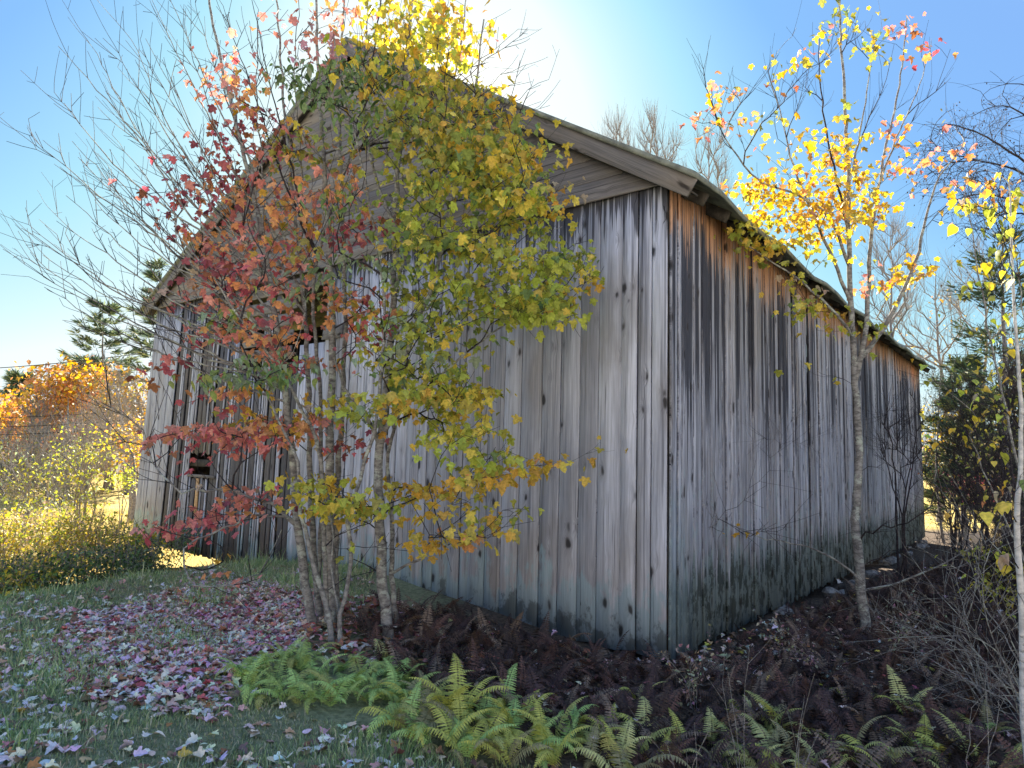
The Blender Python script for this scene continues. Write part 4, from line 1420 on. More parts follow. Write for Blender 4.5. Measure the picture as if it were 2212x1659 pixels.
def conifer(name, label, x, top, Y, bot, rw, group=None, col=('pine', 'pinelit'), lean=0, dens=1.0, sparse=0.0, tuft=0.22):
    base = base_at(x, Y)
    t = thing(name, label, 'pine tree', base, group=group)
    g = Grow()
    tp = at(x + lean, top, Y)
    g.stem([base, base * 0.5 + tp * 0.5, tp], 0.016 * (tp[2] - base[2]), 0.01, step=0.3, jit=0.01)
    H = tp[2] - base[2]
    zb = at(x, bot, Y)[2]
    R = rw / FPX * Y
    n0 = g.n
    lv = Leaves()
    z = tp[2] - 0.25
    while z > zb:
        f = (tp[2] - z) / (tp[2] - zb)
        for k in range(rnd.randint(4, 6)):
            if rnd.random() < sparse: continue
            a = rnd.uniform(0, 6.283)
            L = R * (0.12 + 0.88 * f ** 0.8) * rnd.uniform(0.55, 1.12)
            o = np.array([base[0] + (tp[0] - base[0]) * (z - base[2]) / H, base[1], z])
            i = int(np.argmin(np.abs(g.p[:n0, 2] - z)))
            d = np.array([math.cos(a), math.sin(a), 0.04 + 0.3 * (1 - f)])
            last = i
            m = max(3, int(L / 0.35))
            for j in range(1, m + 1):
                q = o + d * L * j / m + np.array([0, 0, -0.10 * L * math.sin(math.pi * j / m)])
                last = g.add(q, last, norm(d))
                if j >= 1:
                    for s in range(int(2 + 3 * dens)):
                        sd = norm(d + np.array([-d[1], d[0], 0]) * rnd.uniform(-1.1, 1.1) + np.array([0, 0, rnd.uniform(-0.05, 0.12)]))
                        w = 0.35 * L * (1 - 0.6 * j / m) * rnd.random() + 0.05
                        c = q + sd * w
                        for u in range(int(5 * dens) + 1):
                            nd = norm(sd + nr.normal(0, 0.45, 3) * np.array([1, 1, 0.5]) + np.array([0, 0, 0.15]))
                            cc = PAL[col[0] if rnd.random() < 0.6 else col[1]]
                            v = rnd.uniform(0.6, 1.4)
                            lv.add(c + nr.normal(0, 0.06, 3), nd, norm(nr.normal(0, 1, 3)), tuft * rnd.uniform(0.7, 1.3), tuple(v * q_ for q_ in cc), 'needle')
        z -= rnd.uniform(0.36, 0.6) * (H / 9)
    g.tip = 0.008
    wood(g, t, base, (M_FARBARK, M_FARBARK), split=0.03)
    lv.build(t, base, M_NEEDLE, 0)
    return t


TPL['needle'] = [(np.array([(0, 0, 0), (0.10, 0.25, 0.0), (0.03, 1.0, 0.02), (-0.10, 0.3, 0.03)]), np.array([(0, 1, 2), (0, 2, 3)])),
                 (np.array([(0, 0, 0), (0.14, 0.1, 0.0), (0.22, 0.9, 0.05), (0.02, 0.4, 0.0), (-0.02, 1.0, 0), (-0.08, 0.4, 0), (-0.2, 0.85, 0)]), np.array([(0, 1, 2), (0, 3, 4), (0, 5, 6)]))] * 2

# bare trees showing over the roof
far_tree('bare_tree', 'grey leafless tree with upright twigs showing just above the roof slope', 'tree', 1335, 225, 27, [(1335, 330, 42, 90, 34), (1290, 400, 30, 70, 14)], None, 0, 0, 0.16, 0.006, 420, slope=1.3, up=0.5)
far_tree('bare_tree', 'wider leafless grey tree right of the first one over the roof', 'tree', 1412, 228, 29, [(1412, 330, 62, 100, 60)], None, 0, 0, 0.2, 0.006, 700, slope=1.3, up=0.5)
far_tree('bare_tree', 'leafless tree standing behind the low end of the roof edge', 'tree', 1528, 280, 28, [(1528, 390, 56, 110, 56)], None, 0, 0, 0.17, 0.006, 600, slope=1.3, up=0.5)
far_tree('bare_tree', 'leafless tree seen through the golden maple, right of its trunk', 'tree', 1925, 480, 24, [(1925, 600, 60, 120, 46)], None, 0, 0, 0.14, 0.005, 600, slope=1.1, up=0.35)
far_tree('bare_tree', 'bare twiggy tree directly behind the far end of the eave', 'tree', 2020, 560, 26, [(2020, 700, 90, 110, 60), (1900, 730, 70, 60, 30)], dict(tan=3, gold=2), 1.2, 0.10, 0.13, 0.005, 600, slope=0.8, up=0.25, sprd=0.3)
far_tree('bare_tree', 'leafless tree with pale trunk in the gap beside the pine boughs', 'tree', 2120, 520, 30, [(2110, 640, 90, 120, 60)], None, 0, 0, 0.15, 0.005, 600, slope=0.9, up=0.3)

# arching grey birch reaching in from the right
def arching_birch():
    base = base_at(2420, 10.5)
    t = thing('arching_birch', 'dark bare birch with fine arching twigs against the blue sky at upper right', 'tree', base)
    g = Grow()
    Y = 10.5
    g.stem([base, at(2420, 800, Y), at(2380, 520, Y), at(2320, 330, Y), at(2260, 200, Y)], 0.10, 0.02)
    g.stem([at(2400, 620, Y)] + S([(2300, 430), (2212, 375), (2130, 350), (2060, 350), (2000, 380)], Y, -0.3), 0.035, 0.005, g.nearest(at(2400, 620, Y)))
    g.stem([at(2370, 480, Y)] + S([(2290, 390), (2200, 340), (2120, 290), (2060, 270), (2030, 275)], Y, -0.6), 0.032, 0.005, g.nearest(at(2370, 480, Y)))
    g.stem([at(2330, 350, Y)] + S([(2260, 290), (2200, 240), (2150, 230), (2100, 250)], Y, -0.2), 0.026, 0.004, g.nearest(at(2330, 350, Y)))
    g.stem([at(2400, 700, Y)] + S([(2300, 520), (2200, 440), (2120, 420), (2050, 440), (1990, 500)], Y, 0.3), 0.03, 0.005, g.nearest(at(2400, 700, Y)))
    g.stem([at(2330, 350, Y)] + S([(2270, 250), (2230, 190), (2180, 180), (2140, 190)], Y, 0.2), 0.026, 0.004, g.nearest(at(2330, 350, Y)))
    for (x, y) in [(1995, 330), (2010, 300), (2035, 250), (2080, 255), (2120, 215), (2165, 205), (2190, 165), (2100, 190), (2060, 235)]:
        g.branch(at(x, y, Y + rnd.uniform(-.8, .8)), slope=0.2, lift=-0.6, step=0.12)
    n0 = g.n
    for q in ell(2100, 380, 125, 150, Y - 1.2, Y + 1.2, 120) + ell(2180, 250, 60, 60, Y - 1, Y + 1, 26):
        g.branch(q, slope=-0.6, lift=-1.0, step=0.12, jit=0.01, minlow=0, sag=-0.05)
    g.twigs(520, (0.25, 0.8), nodes=list(range(20, g.n)), up=-0.25, ang=0.7)
    lv = Leaves()
    for _ in range(500):
        i = rnd.choice(g.tips)
        lv.add(g.p[i] + nr.normal(0, 0.03, 3), np.array([0, 0, -1.0]), norm(nr.normal(0, 1, 3)), 0.035, (0.09, 0.06, 0.04), 'small')
    g.tip = 0.0028
    wood(g, t, base, (M_TWIG, M_TWIG), split=0.02)
    lv.build(t, base, M_DEAD, 0, rest='catkins')


arching_birch()

# the evergreens and thicket right of the barn
conifer('pine_tree', 'ragged olive green pine with drooping boughs beyond the right end of the barn', 2165, 500, 12.5, 1080, 170, dens=1.0, sparse=0.25, tuft=0.16)
conifer('pine_tree', 'dark low pine tucked against the far corner of the long wall', 2075, 770, 21, 1100, 110, dens=1.1, tuft=0.28)
conifer('pine_tree', 'dark shaded pine behind the brush at the right edge', 2200, 760, 18, 1130, 110, dens=1.1, tuft=0.26)
bg = base_at(2075, 14)
far_tree('evergreen_bough_bush', 'small dark evergreen leaning over the far end of the eave', 'evergreen', 2030, 790, 19.2, [(1985, 800, 45, 28, 30), (2030, 830, 40, 40, 24)], dict(pine=4, gdark=2), 14, 0.11, 0.05, 0.005, 40, kind='needle', slope=0.0, matl=M_NEEDLE, sprd=0.18)
far_tree('yellow_shrub', 'shrub with bright yellow leaves glowing behind the far corner of the barn', 'shrub', 2065, 880, 24, [(2060, 960, 50, 60, 40), (2040, 890, 40, 40, 20)], dict(yellow=4, gold=3, tan=1), 9, 0.12, 0.05, 0.004, 80, stems=3, spread=30, sprd=0.35)
far_tree('orange_shrub', 'orange and yellow leafed shrub among the pines right of the barn', 'shrub', 2150, 800, 22, [(2140, 860, 50, 50, 34), (2180, 760, 30, 60, 16)], dict(gold=4, tan=2, yg=2), 8, 0.11, 0.05, 0.004, 80, stems=3, spread=30, sprd=0.3)
far_tree('red_shrub', 'dark red leafed shrub low in the thicket right of the barn', 'shrub', 2075, 1000, 17, [(2080, 1040, 70, 28, 44), (2160, 1030, 40, 30, 20)], dict(wine=3, crimson=3, coral=1), 9, 0.08, 0.03, 0.003, 80, stems=4, spread=50, sprd=0.2, slope=0.3)
for k, (x, Y, w, lab) in enumerate([(2050, 13, 60, 'leafless reddish brown brush beside the far corner of the wall'), (2120, 11, 60, 'tangled bare brush in the middle of the right hand thicket'),
                                    (2185, 9.5, 50, 'tall tangled bare brush next to the birch stem')]):
    far_tree('brushwood', lab, 'brush', x, 930, Y, [(x, 1060, w, 130, 46)], dict(rust=3, tan=2, yellow=1), 0.9, 0.05, 0.018, 0.002, 500, slope=0.6, twl=(0.2, 0.8), stems=6, spread=50, bark=M_TWIG, sprd=0.1)
far_tree('wall_shrub', 'dark twiggy shrub growing up against the far end of the long wall', 'shrub', 1940, 830, 12.3, [(1950, 960, 60, 120, 34)], None, 0, 0, 0.022, 0.0025, 300, slope=0.9, twl=(0.2, 0.7), stems=4, spread=35, bark=M_TWIG)

for (x, Y, cy, rx, ry, lab, pal, nl) in [
        (2110, 8.5, 1000, 60, 140, 'sapling thicket with a few yellow green leaves left of the birch stem', dict(yg=4, tan=2, gold=2), 2.0),
        (2190, 7.5, 900, 40, 140, 'leafy sapling top beside the birch with olive and yellow leaves', dict(yg=3, olive=4, yellow=2), 3.0),
        (2180, 6.5, 1230, 50, 60, 'low mossy yellow shrub at the right edge near the birch foot', dict(yg=3, olive=4, lime=1), 7.0),
        (2060, 15, 900, 55, 60, 'olive leafed sapling over the far corner of the barn', dict(olive=4, gold=2, yg=3), 5.0)]:
    far_tree('sapling_thicket', lab, 'sapling', x, cy - ry, Y, [(x, cy, rx, ry, 60)], pal, nl, 0.06, 0.02, 0.002, 420, slope=0.6, twl=(0.15, 0.7), stems=4, spread=40, bark=M_TWIG, sprd=0.12)

# left of the barn
conifer('white_pine', 'tall pine with spaced level boughs rising above the orange trees left of the barn', 222, 655, 42, 840, 92, dens=0.9, sparse=0.2, tuft=0.5, col=('pine', 'sage'))
conifer('white_pine', 'pine half hidden behind the left corner of the barn', 345, 570, 40, 830, 85, dens=0.9, sparse=0.15, tuft=0.5, col=('pine', 'sage'))
conifer('spruce_tree', 'small pointed dark spruce at the far left edge of the wood', 45, 812, 60, 960, 60, dens=0.9, tuft=0.8, col=('pine', 'sage'))
conifer('spruce_tree', 'dark spruce behind the orange maple, below the tall pine', 195, 780, 52, 1000, 90, dens=0.8, tuft=0.8, col=('pine', 'gdark'))
far_tree('orange_maple', 'big rounded orange maple at the edge of the wood left of the barn', 'tree', 140, 790, 38, [(140, 845, 68, 60, 150), (200, 800, 50, 28, 50), (110, 930, 70, 50, 70)], dict(orange=3, gold=6, tan=1), 13, 0.30, 0.3, 0.01, 100, sprd=0.7, slope=0.5)
far_tree('orange_maple', 'yellow orange tree cut off by the left edge of the picture', 'tree', 25, 860, 40, [(20, 905, 70, 60, 130)], dict(orange=3, gold=5, tan=1), 13, 0.30, 0.3, 0.01, 100, sprd=0.7, slope=0.5)
far_tree('orange_maple', 'golden brown tree against the left corner of the barn', 'tree', 285, 810, 34, [(270, 850, 55, 60, 90), (300, 950, 36, 60, 50)], dict(gold=4, tan=3, olive=2), 9, 0.24, 0.25, 0.008, 200, sprd=0.6, slope=0.5)
far_tree('bare_tree', 'pale twiggy leafless tree between the small spruce and the orange maple', 'tree', 82, 840, 36, [(85, 900, 40, 60, 40)], None, 0, 0, 0.2, 0.008, 400, slope=0.8)
far_tree('bare_tree', 'sunlit grey leafless tree leaning out past the left corner of the barn', 'tree', 300, 800, 22, [(260, 900, 70, 80, 60), (200, 960, 60, 60, 30)], dict(tan=3, rust=1), 1.0, 0.1, 0.12, 0.005, 700, slope=0.4, lean=-40)
far_tree('bare_tree', 'grey leafless tree with dark trunk under the orange maple', 'tree', 150, 860, 30, [(130, 980, 90, 70, 60)], dict(tan=2, orange=1), 1.0, 0.12, 0.2, 0.006, 600, slope=0.5, bark=M_BARK)
far_tree('green_shrub', 'tall thin shrub with small yellow green leaves at the left edge', 'shrub', 60, 930, 17, [(60, 1040, 70, 80, 70)], dict(yg=5, olive=2, sage=2), 8, 0.085, 0.03, 0.003, 300, stems=6, spread=60, sprd=0.2, slope=0.8)
far_tree('green_shrub', 'leggy yellow green shrub left of the gravel bank', 'shrub', 190, 900, 16, [(190, 980, 60, 70, 70), (150, 1080, 70, 40, 30)], dict(yg=6, lime=2, yellow=2), 8, 0.085, 0.03, 0.003, 300, stems=6, spread=50, sprd=0.2, slope=0.8)
far_tree('green_shrub', 'small bright lime shrub in front of the gravel bank', 'shrub', 275, 985, 20, [(275, 1025, 26, 24, 24)], dict(lime=4, yg=3), 9, 0.10, 0.02, 0.003, 40, stems=4, spread=20, sprd=0.18, slope=0.5)
far_tree('golden_shrub', 'arching shrub with golden leaves touching the left corner of the barn', 'shrub', 330, 920, 18, [(320, 960, 50, 44, 50), (290, 930, 50, 30, 20)], dict(gold=4, yellow=4, orange=1), 7, 0.10, 0.03, 0.003, 160, stems=4, spread=30, sprd=0.2, slope=0.4)
for k, (x, Y) in enumerate([(-20, 75), (60, 85), (140, 80), (230, 90), (310, 84), (1990, 60), (2060, 70), (2140, 64), (2210, 75), (2300, 70), (-120, 70), (-220, 80)]):
    far_tree('woodland_tree', 'hazy mixed green and rust tree in the distant edge of the wood', 'tree', x, 860 + rnd.uniform(-20, 30) + (40 if x > 1000 else 0), Y,
             [(x, 950 + (30 if x > 1000 else 0), 60, 60, 60)], dict(olive=3, tan=3, sage=3, rust=2, gdark=2), 8, 0.6, 0.25, 0.015, 60, sprd=1.2, slope=0.3, group='distant woodland edge')

for (x, Y, cy, rx, ry, lab, pal) in [
        (-10, 30, 1000, 60, 75, 'greyish olive thicket at the far left edge under the orange tree', dict(olive=4, tan=4, sage=3)),
        (60, 34, 980, 60, 80, 'grey brown thicket below the pale leafless tree', dict(tan=4, rust=2, olive=3)),
        (125, 28, 1020, 60, 70, 'olive thicket behind the leggy yellow green shrub', dict(olive=4, sage=4, tan=2)),
        (185, 33, 960, 55, 80, 'rusty brown thicket in front of the dark spruce', dict(rust=3, tan=4, olive=2)),
        (240, 36, 920, 50, 60, 'tan and gold thicket near the barn corner above the gravel bank', dict(tan=4, gold=2, olive=3)),
        (300, 38, 930, 40, 60, 'brownish thicket touching the edge of the barn above the bank', dict(tan=4, rust=2, gold=2))]:
    far_tree('thicket', lab, 'thicket', x, cy - ry, Y, [(x, cy, rx, ry, 110)], pal, 9, 0.15, 0.07, 0.006, 500, stems=6, spread=rx * 0.7, sprd=0.4, slope=0.3, twl=(0.3, 1.2))
# hedge of low shrubs on the left bank
hedge = [(20, 10.6, 1150, 70, 60, 'sunlit pale green bramble at the far left of the bank', dict(yg=4, yellow=4, tan=2)),
         (110, 11.2, 1140, 70, 50, 'sunlit yellow bramble second from the left on the bank', dict(yellow=4, yg=4, tan=2)),
         (205, 11.8, 1150, 60, 45, 'yellow leafed bramble just behind the dark hedge shrub', dict(yellow=4, yg=3, tan=3)),
         (285, 11.4, 1170, 50, 30, 'low bramble with a few golden leaves close to the barn corner', dict(yg=3, gdark=3, yellow=2)),
         (30, 8.8, 1240, 60, 45, 'dark lower shrub at the left edge of the bank', dict(gdark=3, green=3, yellow=3, yg=2)),
         (130, 9.3, 1235, 70, 50, 'dark green shrub in the shade on the bank, left half', dict(gdark=4, green=4, yg=2)),
         (225, 9.8, 1228, 70, 52, 'dark green shrub in the middle of the shaded bank', dict(gdark=5, green=4, sage=1)),
         (310, 10.3, 1222, 50, 42, 'dark green shrub below the left corner of the barn', dict(gdark=5, green=4, sage=1))]
for (x, Y, cy, rx, ry, lab, pal) in hedge:
    far_tree('bank_shrub', lab, 'shrub', x, cy - ry, Y, [(x, cy, rx, ry, 90), (x + 10, cy + ry, rx, ry * 0.6, 50)], pal, 12, 0.06, 0.012, 0.0025, 160, stems=5, spread=rx * 0.6, sprd=0.12, slope=0.2, twl=(0.1, 0.4), kind='small')
far_tree('corner_weed', 'sage green weed against the foot of the gable near its left end', 'weed', 388, 1115, 12.3, [(395, 1160, 22, 40, 30)], dict(sage=3, green=4), 8, 0.06, 0.008, 0.002, 40, stems=3, spread=12, sprd=0.1, slope=0.5, twl=(0.1, 0.3))

# wires crossing at the left
def wire(pts, r, label):
    a = pts
    g = Grow()
    n = 24
    P = [a[0] * (1 - t) + a[1] * t - np.array([0, 0, a[2] * 4 * t * (1 - t)]) for t in np.linspace(0, 1, n)]
    last = -1
    for q in P:
        last = g.add(q, last, norm(P[1] - P[0]), r)
    g.tip = r
    g.radii(r)
    V, F = g.tubes()
    o = obj('overhead_wire', mesh_np('overhead_wire', V - P[0], F, M_DARKWOOD), None, P[0])
    tag(o, label, 'wire')


wire([at(-300, 805, 30), at(420, 745, 36), 0.35], 0.02, 'single dark overhead wire crossing the pale sky above the orange trees')
wire([at(-300, 900, 26), at(420, 870, 30), 0.3], 0.016, 'upper of three thin wires in front of the orange leaves at left')
wire([at(-300, 920, 26), at(420, 890, 30), 0.3], 0.016, 'middle of three thin wires in front of the trees at left')
wire([at(-300, 938, 26), at(420, 905, 30), 0.3], 0.016, 'lowest of three thin wires in front of the trees at left')


# ------------------------------------------------------------------ ferns
def frond_geo(L, arch, npin, wid, teeth=4, tipd=1.0):
    """one fern frond in the x-z plane, growing from the origin; returns verts, tris"""
    V, F = [], []
    ang = math.radians(78)
    p = np.array([0.0, 0, 0])
    N = npin + 5
    seg = L / N
    P, A = [], []
    for i in range(N + 1):
        P.append(p.copy())
        A.append(ang)
        p = p + seg * np.array([math.cos(ang), 0, math.sin(ang)])
        ang -= arch / N * (0.5 + 1.4 * i / N)
    P = np.array(P)
    # rachis ribbon
    for i in range(N + 1):
        w = 0.0028 * (1 - 0.75 * i / N)
        V += [(P[i][0], -w, P[i][2]), (P[i][0], w, P[i][2])]
    for i in range(N):
        F += [(2 * i, 2 * i + 1, 2 * i + 3), (2 * i, 2 * i + 3, 2 * i + 2)]
    for i in range(4, N + 1):
        f = (i - 4) / (N - 4)
        prof = min(1, (f + 0.08) * 4.0) * (1 - f) ** 0.8 + 0.03
        Lp = wid * L * prof
        t = np.array([math.cos(A[i]), 0, math.sin(A[i])])
        for sgn in (-1, 1):
            d = norm(np.array([0, sgn, 0]) + t * 0.42 + np.array([0, 0, -0.25 - 0.25 * rnd.random()]))
            d = norm(d + nr.normal(0, 0.05, 3))
            hw = seg * 0.62
            b = len(V)
            side = t * hw
            V.append(tuple(P[i]))
            for k in range(1, teeth * 2):
                u = k / (teeth * 2)
                tw = (1 - u) ** 0.7 * (1.0 if k % 2 else 0.72)
                c = P[i] + d * Lp * u + np.array([0, 0, -0.12 * Lp * u * u])
                V.append(tuple(c + side * tw))
                V.append(tuple(c - side * tw))
            V.append(tuple(P[i] + d * Lp + np.array([0, 0, -0.12 * Lp])))
            m = teeth * 2 - 1
            F.append((b, b + 1, b + 2))
            for k in range(m - 1):
                q = b + 1 + 2 * k
                F += [(q, q + 2, q + 1), (q + 1, q + 2, q + 3)]
            q = b + 1 + 2 * (m - 1)
            F.append((q, q + 2, q + 1))
    return np.array(V), np.array(F)


FRONDS = {}
def frond_mesh(pal, v):
    key = (pal, v)
    if key not in FRONDS:
        arch = [1.3, 1.9, 2.5, 3.1][v]
        V, F = frond_geo(1.0, arch, 22, 0.20 + 0.03 * (v % 2), 3)
        f = np.clip(V[:, 0], 0, 1)
        c = np.array(FC[pal])
        cols = np.tile(c, (len(V), 1)) * (0.85 + 0.25 * nr.random((len(V), 1)))
        FRONDS[key] = mesh_np('frond', V, F, M_FERN, cols)
    return FRONDS[key]


FC = dict(g=(0.40, 0.52, 0.17), b=(0.46, 0.66, 0.22), y=(0.60, 0.60, 0.15), o=(0.44, 0.46, 0.16), p=(0.70, 0.68, 0.28), d=(0.38, 0.34, 0.18))

def fern(x, y, L, n, pals, label, group, bias=None, lean=None):
    b = gr(x, y)
    t = thing('fern', label, 'fern', b, group=group)
    a0 = rnd.uniform(0, 6.28)
    for k in range(n):
        a = a0 + k * 2.399 + rnd.uniform(-0.3, 0.3)
        if lean is not None:
            a = lean + rnd.uniform(-1, 1)
        o = obj('frond', frond_mesh(rnd.choice(pals), rnd.choice([0, 0, 1, 1, 2, 2, 3]) if bias is None else bias), t)
        s = L * rnd.uniform(0.65, 1.15)
        o.rotation_euler = (rnd.uniform(-0.25, 0.25), rnd.uniform(-0.15, 0.25), a)
        o.location = (rnd.uniform(-0.05, 0.05), rnd.uniform(-0.05, 0.05), -0.01)
        o.scale = (s, s, s)


LG = '%s green fern from the left in the thick patch below the maple clump'
ORD = 'first second third fourth fifth sixth seventh eighth ninth tenth eleventh twelfth thirteenth fourteenth fifteenth sixteenth seventeenth eighteenth nineteenth twentieth'.split() + ['twenty-' + w for w in 'first second third fourth fifth sixth seventh eighth ninth'.split()] + ['thirtieth'] + ['thirty-' + w for w in 'first second third fourth fifth sixth seventh eighth ninth'.split()]
for k, (x, y) in enumerate(sorted([(520, 1480), (555, 1465), (600, 1480), (640, 1455), (690, 1475), (735, 1455), (780, 1480), (825, 1470), (575, 1510), (630, 1520), (680, 1520), (735, 1525), (790, 1520), (845, 1520),
               (530, 1500), (660, 1440), (610, 1440), (870, 1490), (760, 1500)])):
    fern(x, y, 0.34, 7, 'ggbgo', LG % ORD[k], 'ferns at the foot of the maples')
MG = '%s yellowing fern from the left in the middle of the front row'
for k, (x, y) in enumerate(sorted([(860, 1580), (905, 1600), (950, 1570), (1000, 1590), (900, 1550), (1050, 1620), (1100, 1600), (1010, 1640), (930, 1520), (1080, 1540), (860, 1530), (1130, 1570), (1230, 1590), (1270, 1620), (1150, 1630), (1200, 1620), (1090, 1660), (1180, 1660), (960, 1630), (1040, 1570)])):
    fern(x, y, 0.40, 7, 'ogyybyd', MG % ORD[k], 'ferns in the middle of the front row')
fern(985, 1560, 0.62, 5, 'yyp', 'tallest bright yellow green fern with an upright spire, middle foreground', None, bias=0)
RG = '%s faded fern from the left among the dead bracken at lower right'
for k, (x, y) in enumerate(sorted([(1260, 1650), (1310, 1625), (1370, 1640), (1430, 1660), (1480, 1640), (1550, 1660), (1660, 1650), (1720, 1670), (1890, 1670), (1950, 1670), (1780, 1665), (1350, 1690), (1560, 1700), (1760, 1710), (1920, 1700), (2160, 1690), (1400, 1610), (1530, 1620), (1700, 1600), (1830, 1640), (1330, 1600), (1610, 1560), (2090, 1665), (2140, 1600), (1330, 1665), (1640, 1670), (1990, 1640)])):
    fern(x, y, rnd.uniform(0.28, 0.46), rnd.choice([3, 4, 5, 6]), 'ooypydd', RG % ORD[k], 'faded ferns at lower right')
for (x, y, L, n, p, lab) in [(845, 1440, 0.3, 3, 'bbp', 'pale green fern tip right at the foot of the yellow maple'), (888, 1470, 0.32, 2, 'py', 'thin pale yellow fern between the maple and the wall'),
                             (870, 1490, 0.26, 3, 'py', 'small pale fern spreading five fingers over dark ground'), (1385, 1520, 0.33, 3, 'pyb', 'lone bright fern below the near corner of the barn'),
                             (1480, 1510, 0.25, 2, 'pd', 'small pale fern right of the lone bright one'), (1300, 1580, 0.33, 3, 'ypo', 'yellow fern with a drooping tip at the edge of the dark patch'),
                             (1590, 1620, 0.4, 3, 'od', 'curled olive fern with a hooked tip'), (1660, 1600, 0.4, 7, 'opo', 'broad pale olive fern low at right of centre'),
                             (1850, 1520, 0.3, 4, 'yy', 'yellow green fern below the golden maple trunk'), (1960, 1550, 0.42, 5, 'yyp', 'large yellow green fern right of the golden maple'),
                             (1935, 1620, 0.38, 3, 'yb', 'upright narrow fern under the large yellow one'), (2025, 1470, 0.28, 2, 'yg', 'small upright fern in the bare brush'),
                             (2120, 1600, 0.4, 3, 'go', 'dark narrow fern near the birch'), (1630, 1300, 0.36, 4, 'gg', 'green fern leaning from the foundation stones'), (2045, 1660, 0.36, 4, 'yb', 'bright fern at the bottom edge right of centre')]:
    fern(x, y, L, n, p, lab, None)


# ------------------------------------------------------------------ dead bracken
def world_poly(px):
    return [tuple(gr(x, y)[:2]) for (x, y) in px]


def scatter(poly, n, dens=None):
    xs = [p[0] for p in poly]
    ys = [p[1] for p in poly]
    out = np.zeros((0, 2))
    while len(out) < n:
        q = np.stack([nr.uniform(min(xs), max(xs), n * 2), nr.uniform(min(ys), max(ys), n * 2)], 1)
        q = q[inpoly(q[:, 0], q[:, 1], poly)]
        if dens is not None:
            q = q[nr.random(len(q)) < dens(q[:, 0], q[:, 1])]
        out = np.concatenate([out, q])
    return out[:n]


def to_barn(x, y):
    dx, dy = x - C0[0], y - C0[1]
    return dx * SD[0] + dy * SD[1], dx * GD[0] + dy * GD[1]     # t, s


DEADP = world_poly([(760, 1345), (900, 1330), (1100, 1375), (1300, 1420), (1440, 1450), (1560, 1400), (1760, 1310), (1950, 1250), (2212, 1200)]) + \
        [tuple(gr(2300, 1400)[:2]), tuple(gr(2300, 1740)[:2]), tuple(gr(1700, 1710)[:2]), tuple(gr(1250, 1640)[:2]), tuple(gr(860, 1480)[:2])]


def dead_bracken():
    protos = [frond_geo(1.0, a, 16, 0.23, 2) for a in (0.8, 1.4, 2.4, 3.2)]
    pts = scatter(DEADP, 5600)
    Vs, Fs, Cs, b = [], [], [], 0
    for (x, y) in pts:
        t, s = to_barn(x, y)
        if t > -0.05 and s > -0.12:
            continue
        px = CX + FPX * x / y
        if px > 1250 and y < 3.9 and rnd.random() < 0.45:
            continue
        z = float(ground_z(x, y))
        V, F = rnd.choice(protos)
        close = min(abs(t) if s > 0 else 9, abs(s) if t > 0 else 9)
        L = rnd.uniform(0.20, 0.46) * (0.55 if close < 0.6 else 1)
        a, e, r = rnd.uniform(0, 6.283), rnd.uniform(-0.3, 0.6), rnd.uniform(-0.5, 0.5)
        R = np.array(Matrix.Rotation(a, 3, 'Z') @ Matrix.Rotation(e, 3, 'Y') @ Matrix.Rotation(r, 3, 'X'))
        W = (V * L) @ R.T + np.array([x, y, z - 0.01])
        W[:, 2] = np.maximum(W[:, 2], z + 0.004)
        Vs.append(W)
        Fs.append(F + b)
        b += len(W)
        c = np.array(rnd.choice([(0.06, 0.042, 0.036), (0.09, 0.06, 0.05), (0.13, 0.072, 0.06), (0.08, 0.05, 0.05), (0.22, 0.16, 0.12)]))
        Cs.append(np.tile(c, (len(W), 1)))
    o = obj('dead_bracken', mesh_np('dead_bracken', np.concatenate(Vs), np.concatenate(Fs), M_DEAD, np.concatenate(Cs)))
    tag(o, 'dark brown mass of withered bracken along the foot of the barn', 'dead bracken', kind='stuff')


dead_bracken()


# ------------------------------------------------------------------ grass
LAWNP = [(-9.0, 8.5), (-7.0, 9.9), (-4.5, 10.3), tuple(barn_w(-0.12, 8.6, 0)[:2]), tuple(barn_w(-0.12, 7.0, 0)[:2]), tuple(barn_w(-0.1, 5.0, 0)[:2]), tuple(barn_w(-0.1, 4.2, 0)[:2]), tuple(gr(780, 1330)[:2]), tuple(gr(560, 1400)[:2]),
         tuple(gr(500, 1470)[:2]), tuple(gr(640, 1540)[:2]), tuple(gr(860, 1600)[:2]), tuple(gr(1000, 1650)[:2]), tuple(gr(1400, 1690)[:2]), tuple(gr(2300, 1760)[:2]), (1.6, 1.6), (-3.2, 1.6), tuple(gr(-100, 1500)[:2])]


def litter_density(x, y):
    """how much of the turf is hidden by leaves: dense under the clump, thinning to the left and towards the viewer"""
    c = gr(560, 1345)
    r = np.hypot((x - c[0]) / 2.0, (y - c[1]) / 2.0)
    return np.exp(-r * r * 0.75)


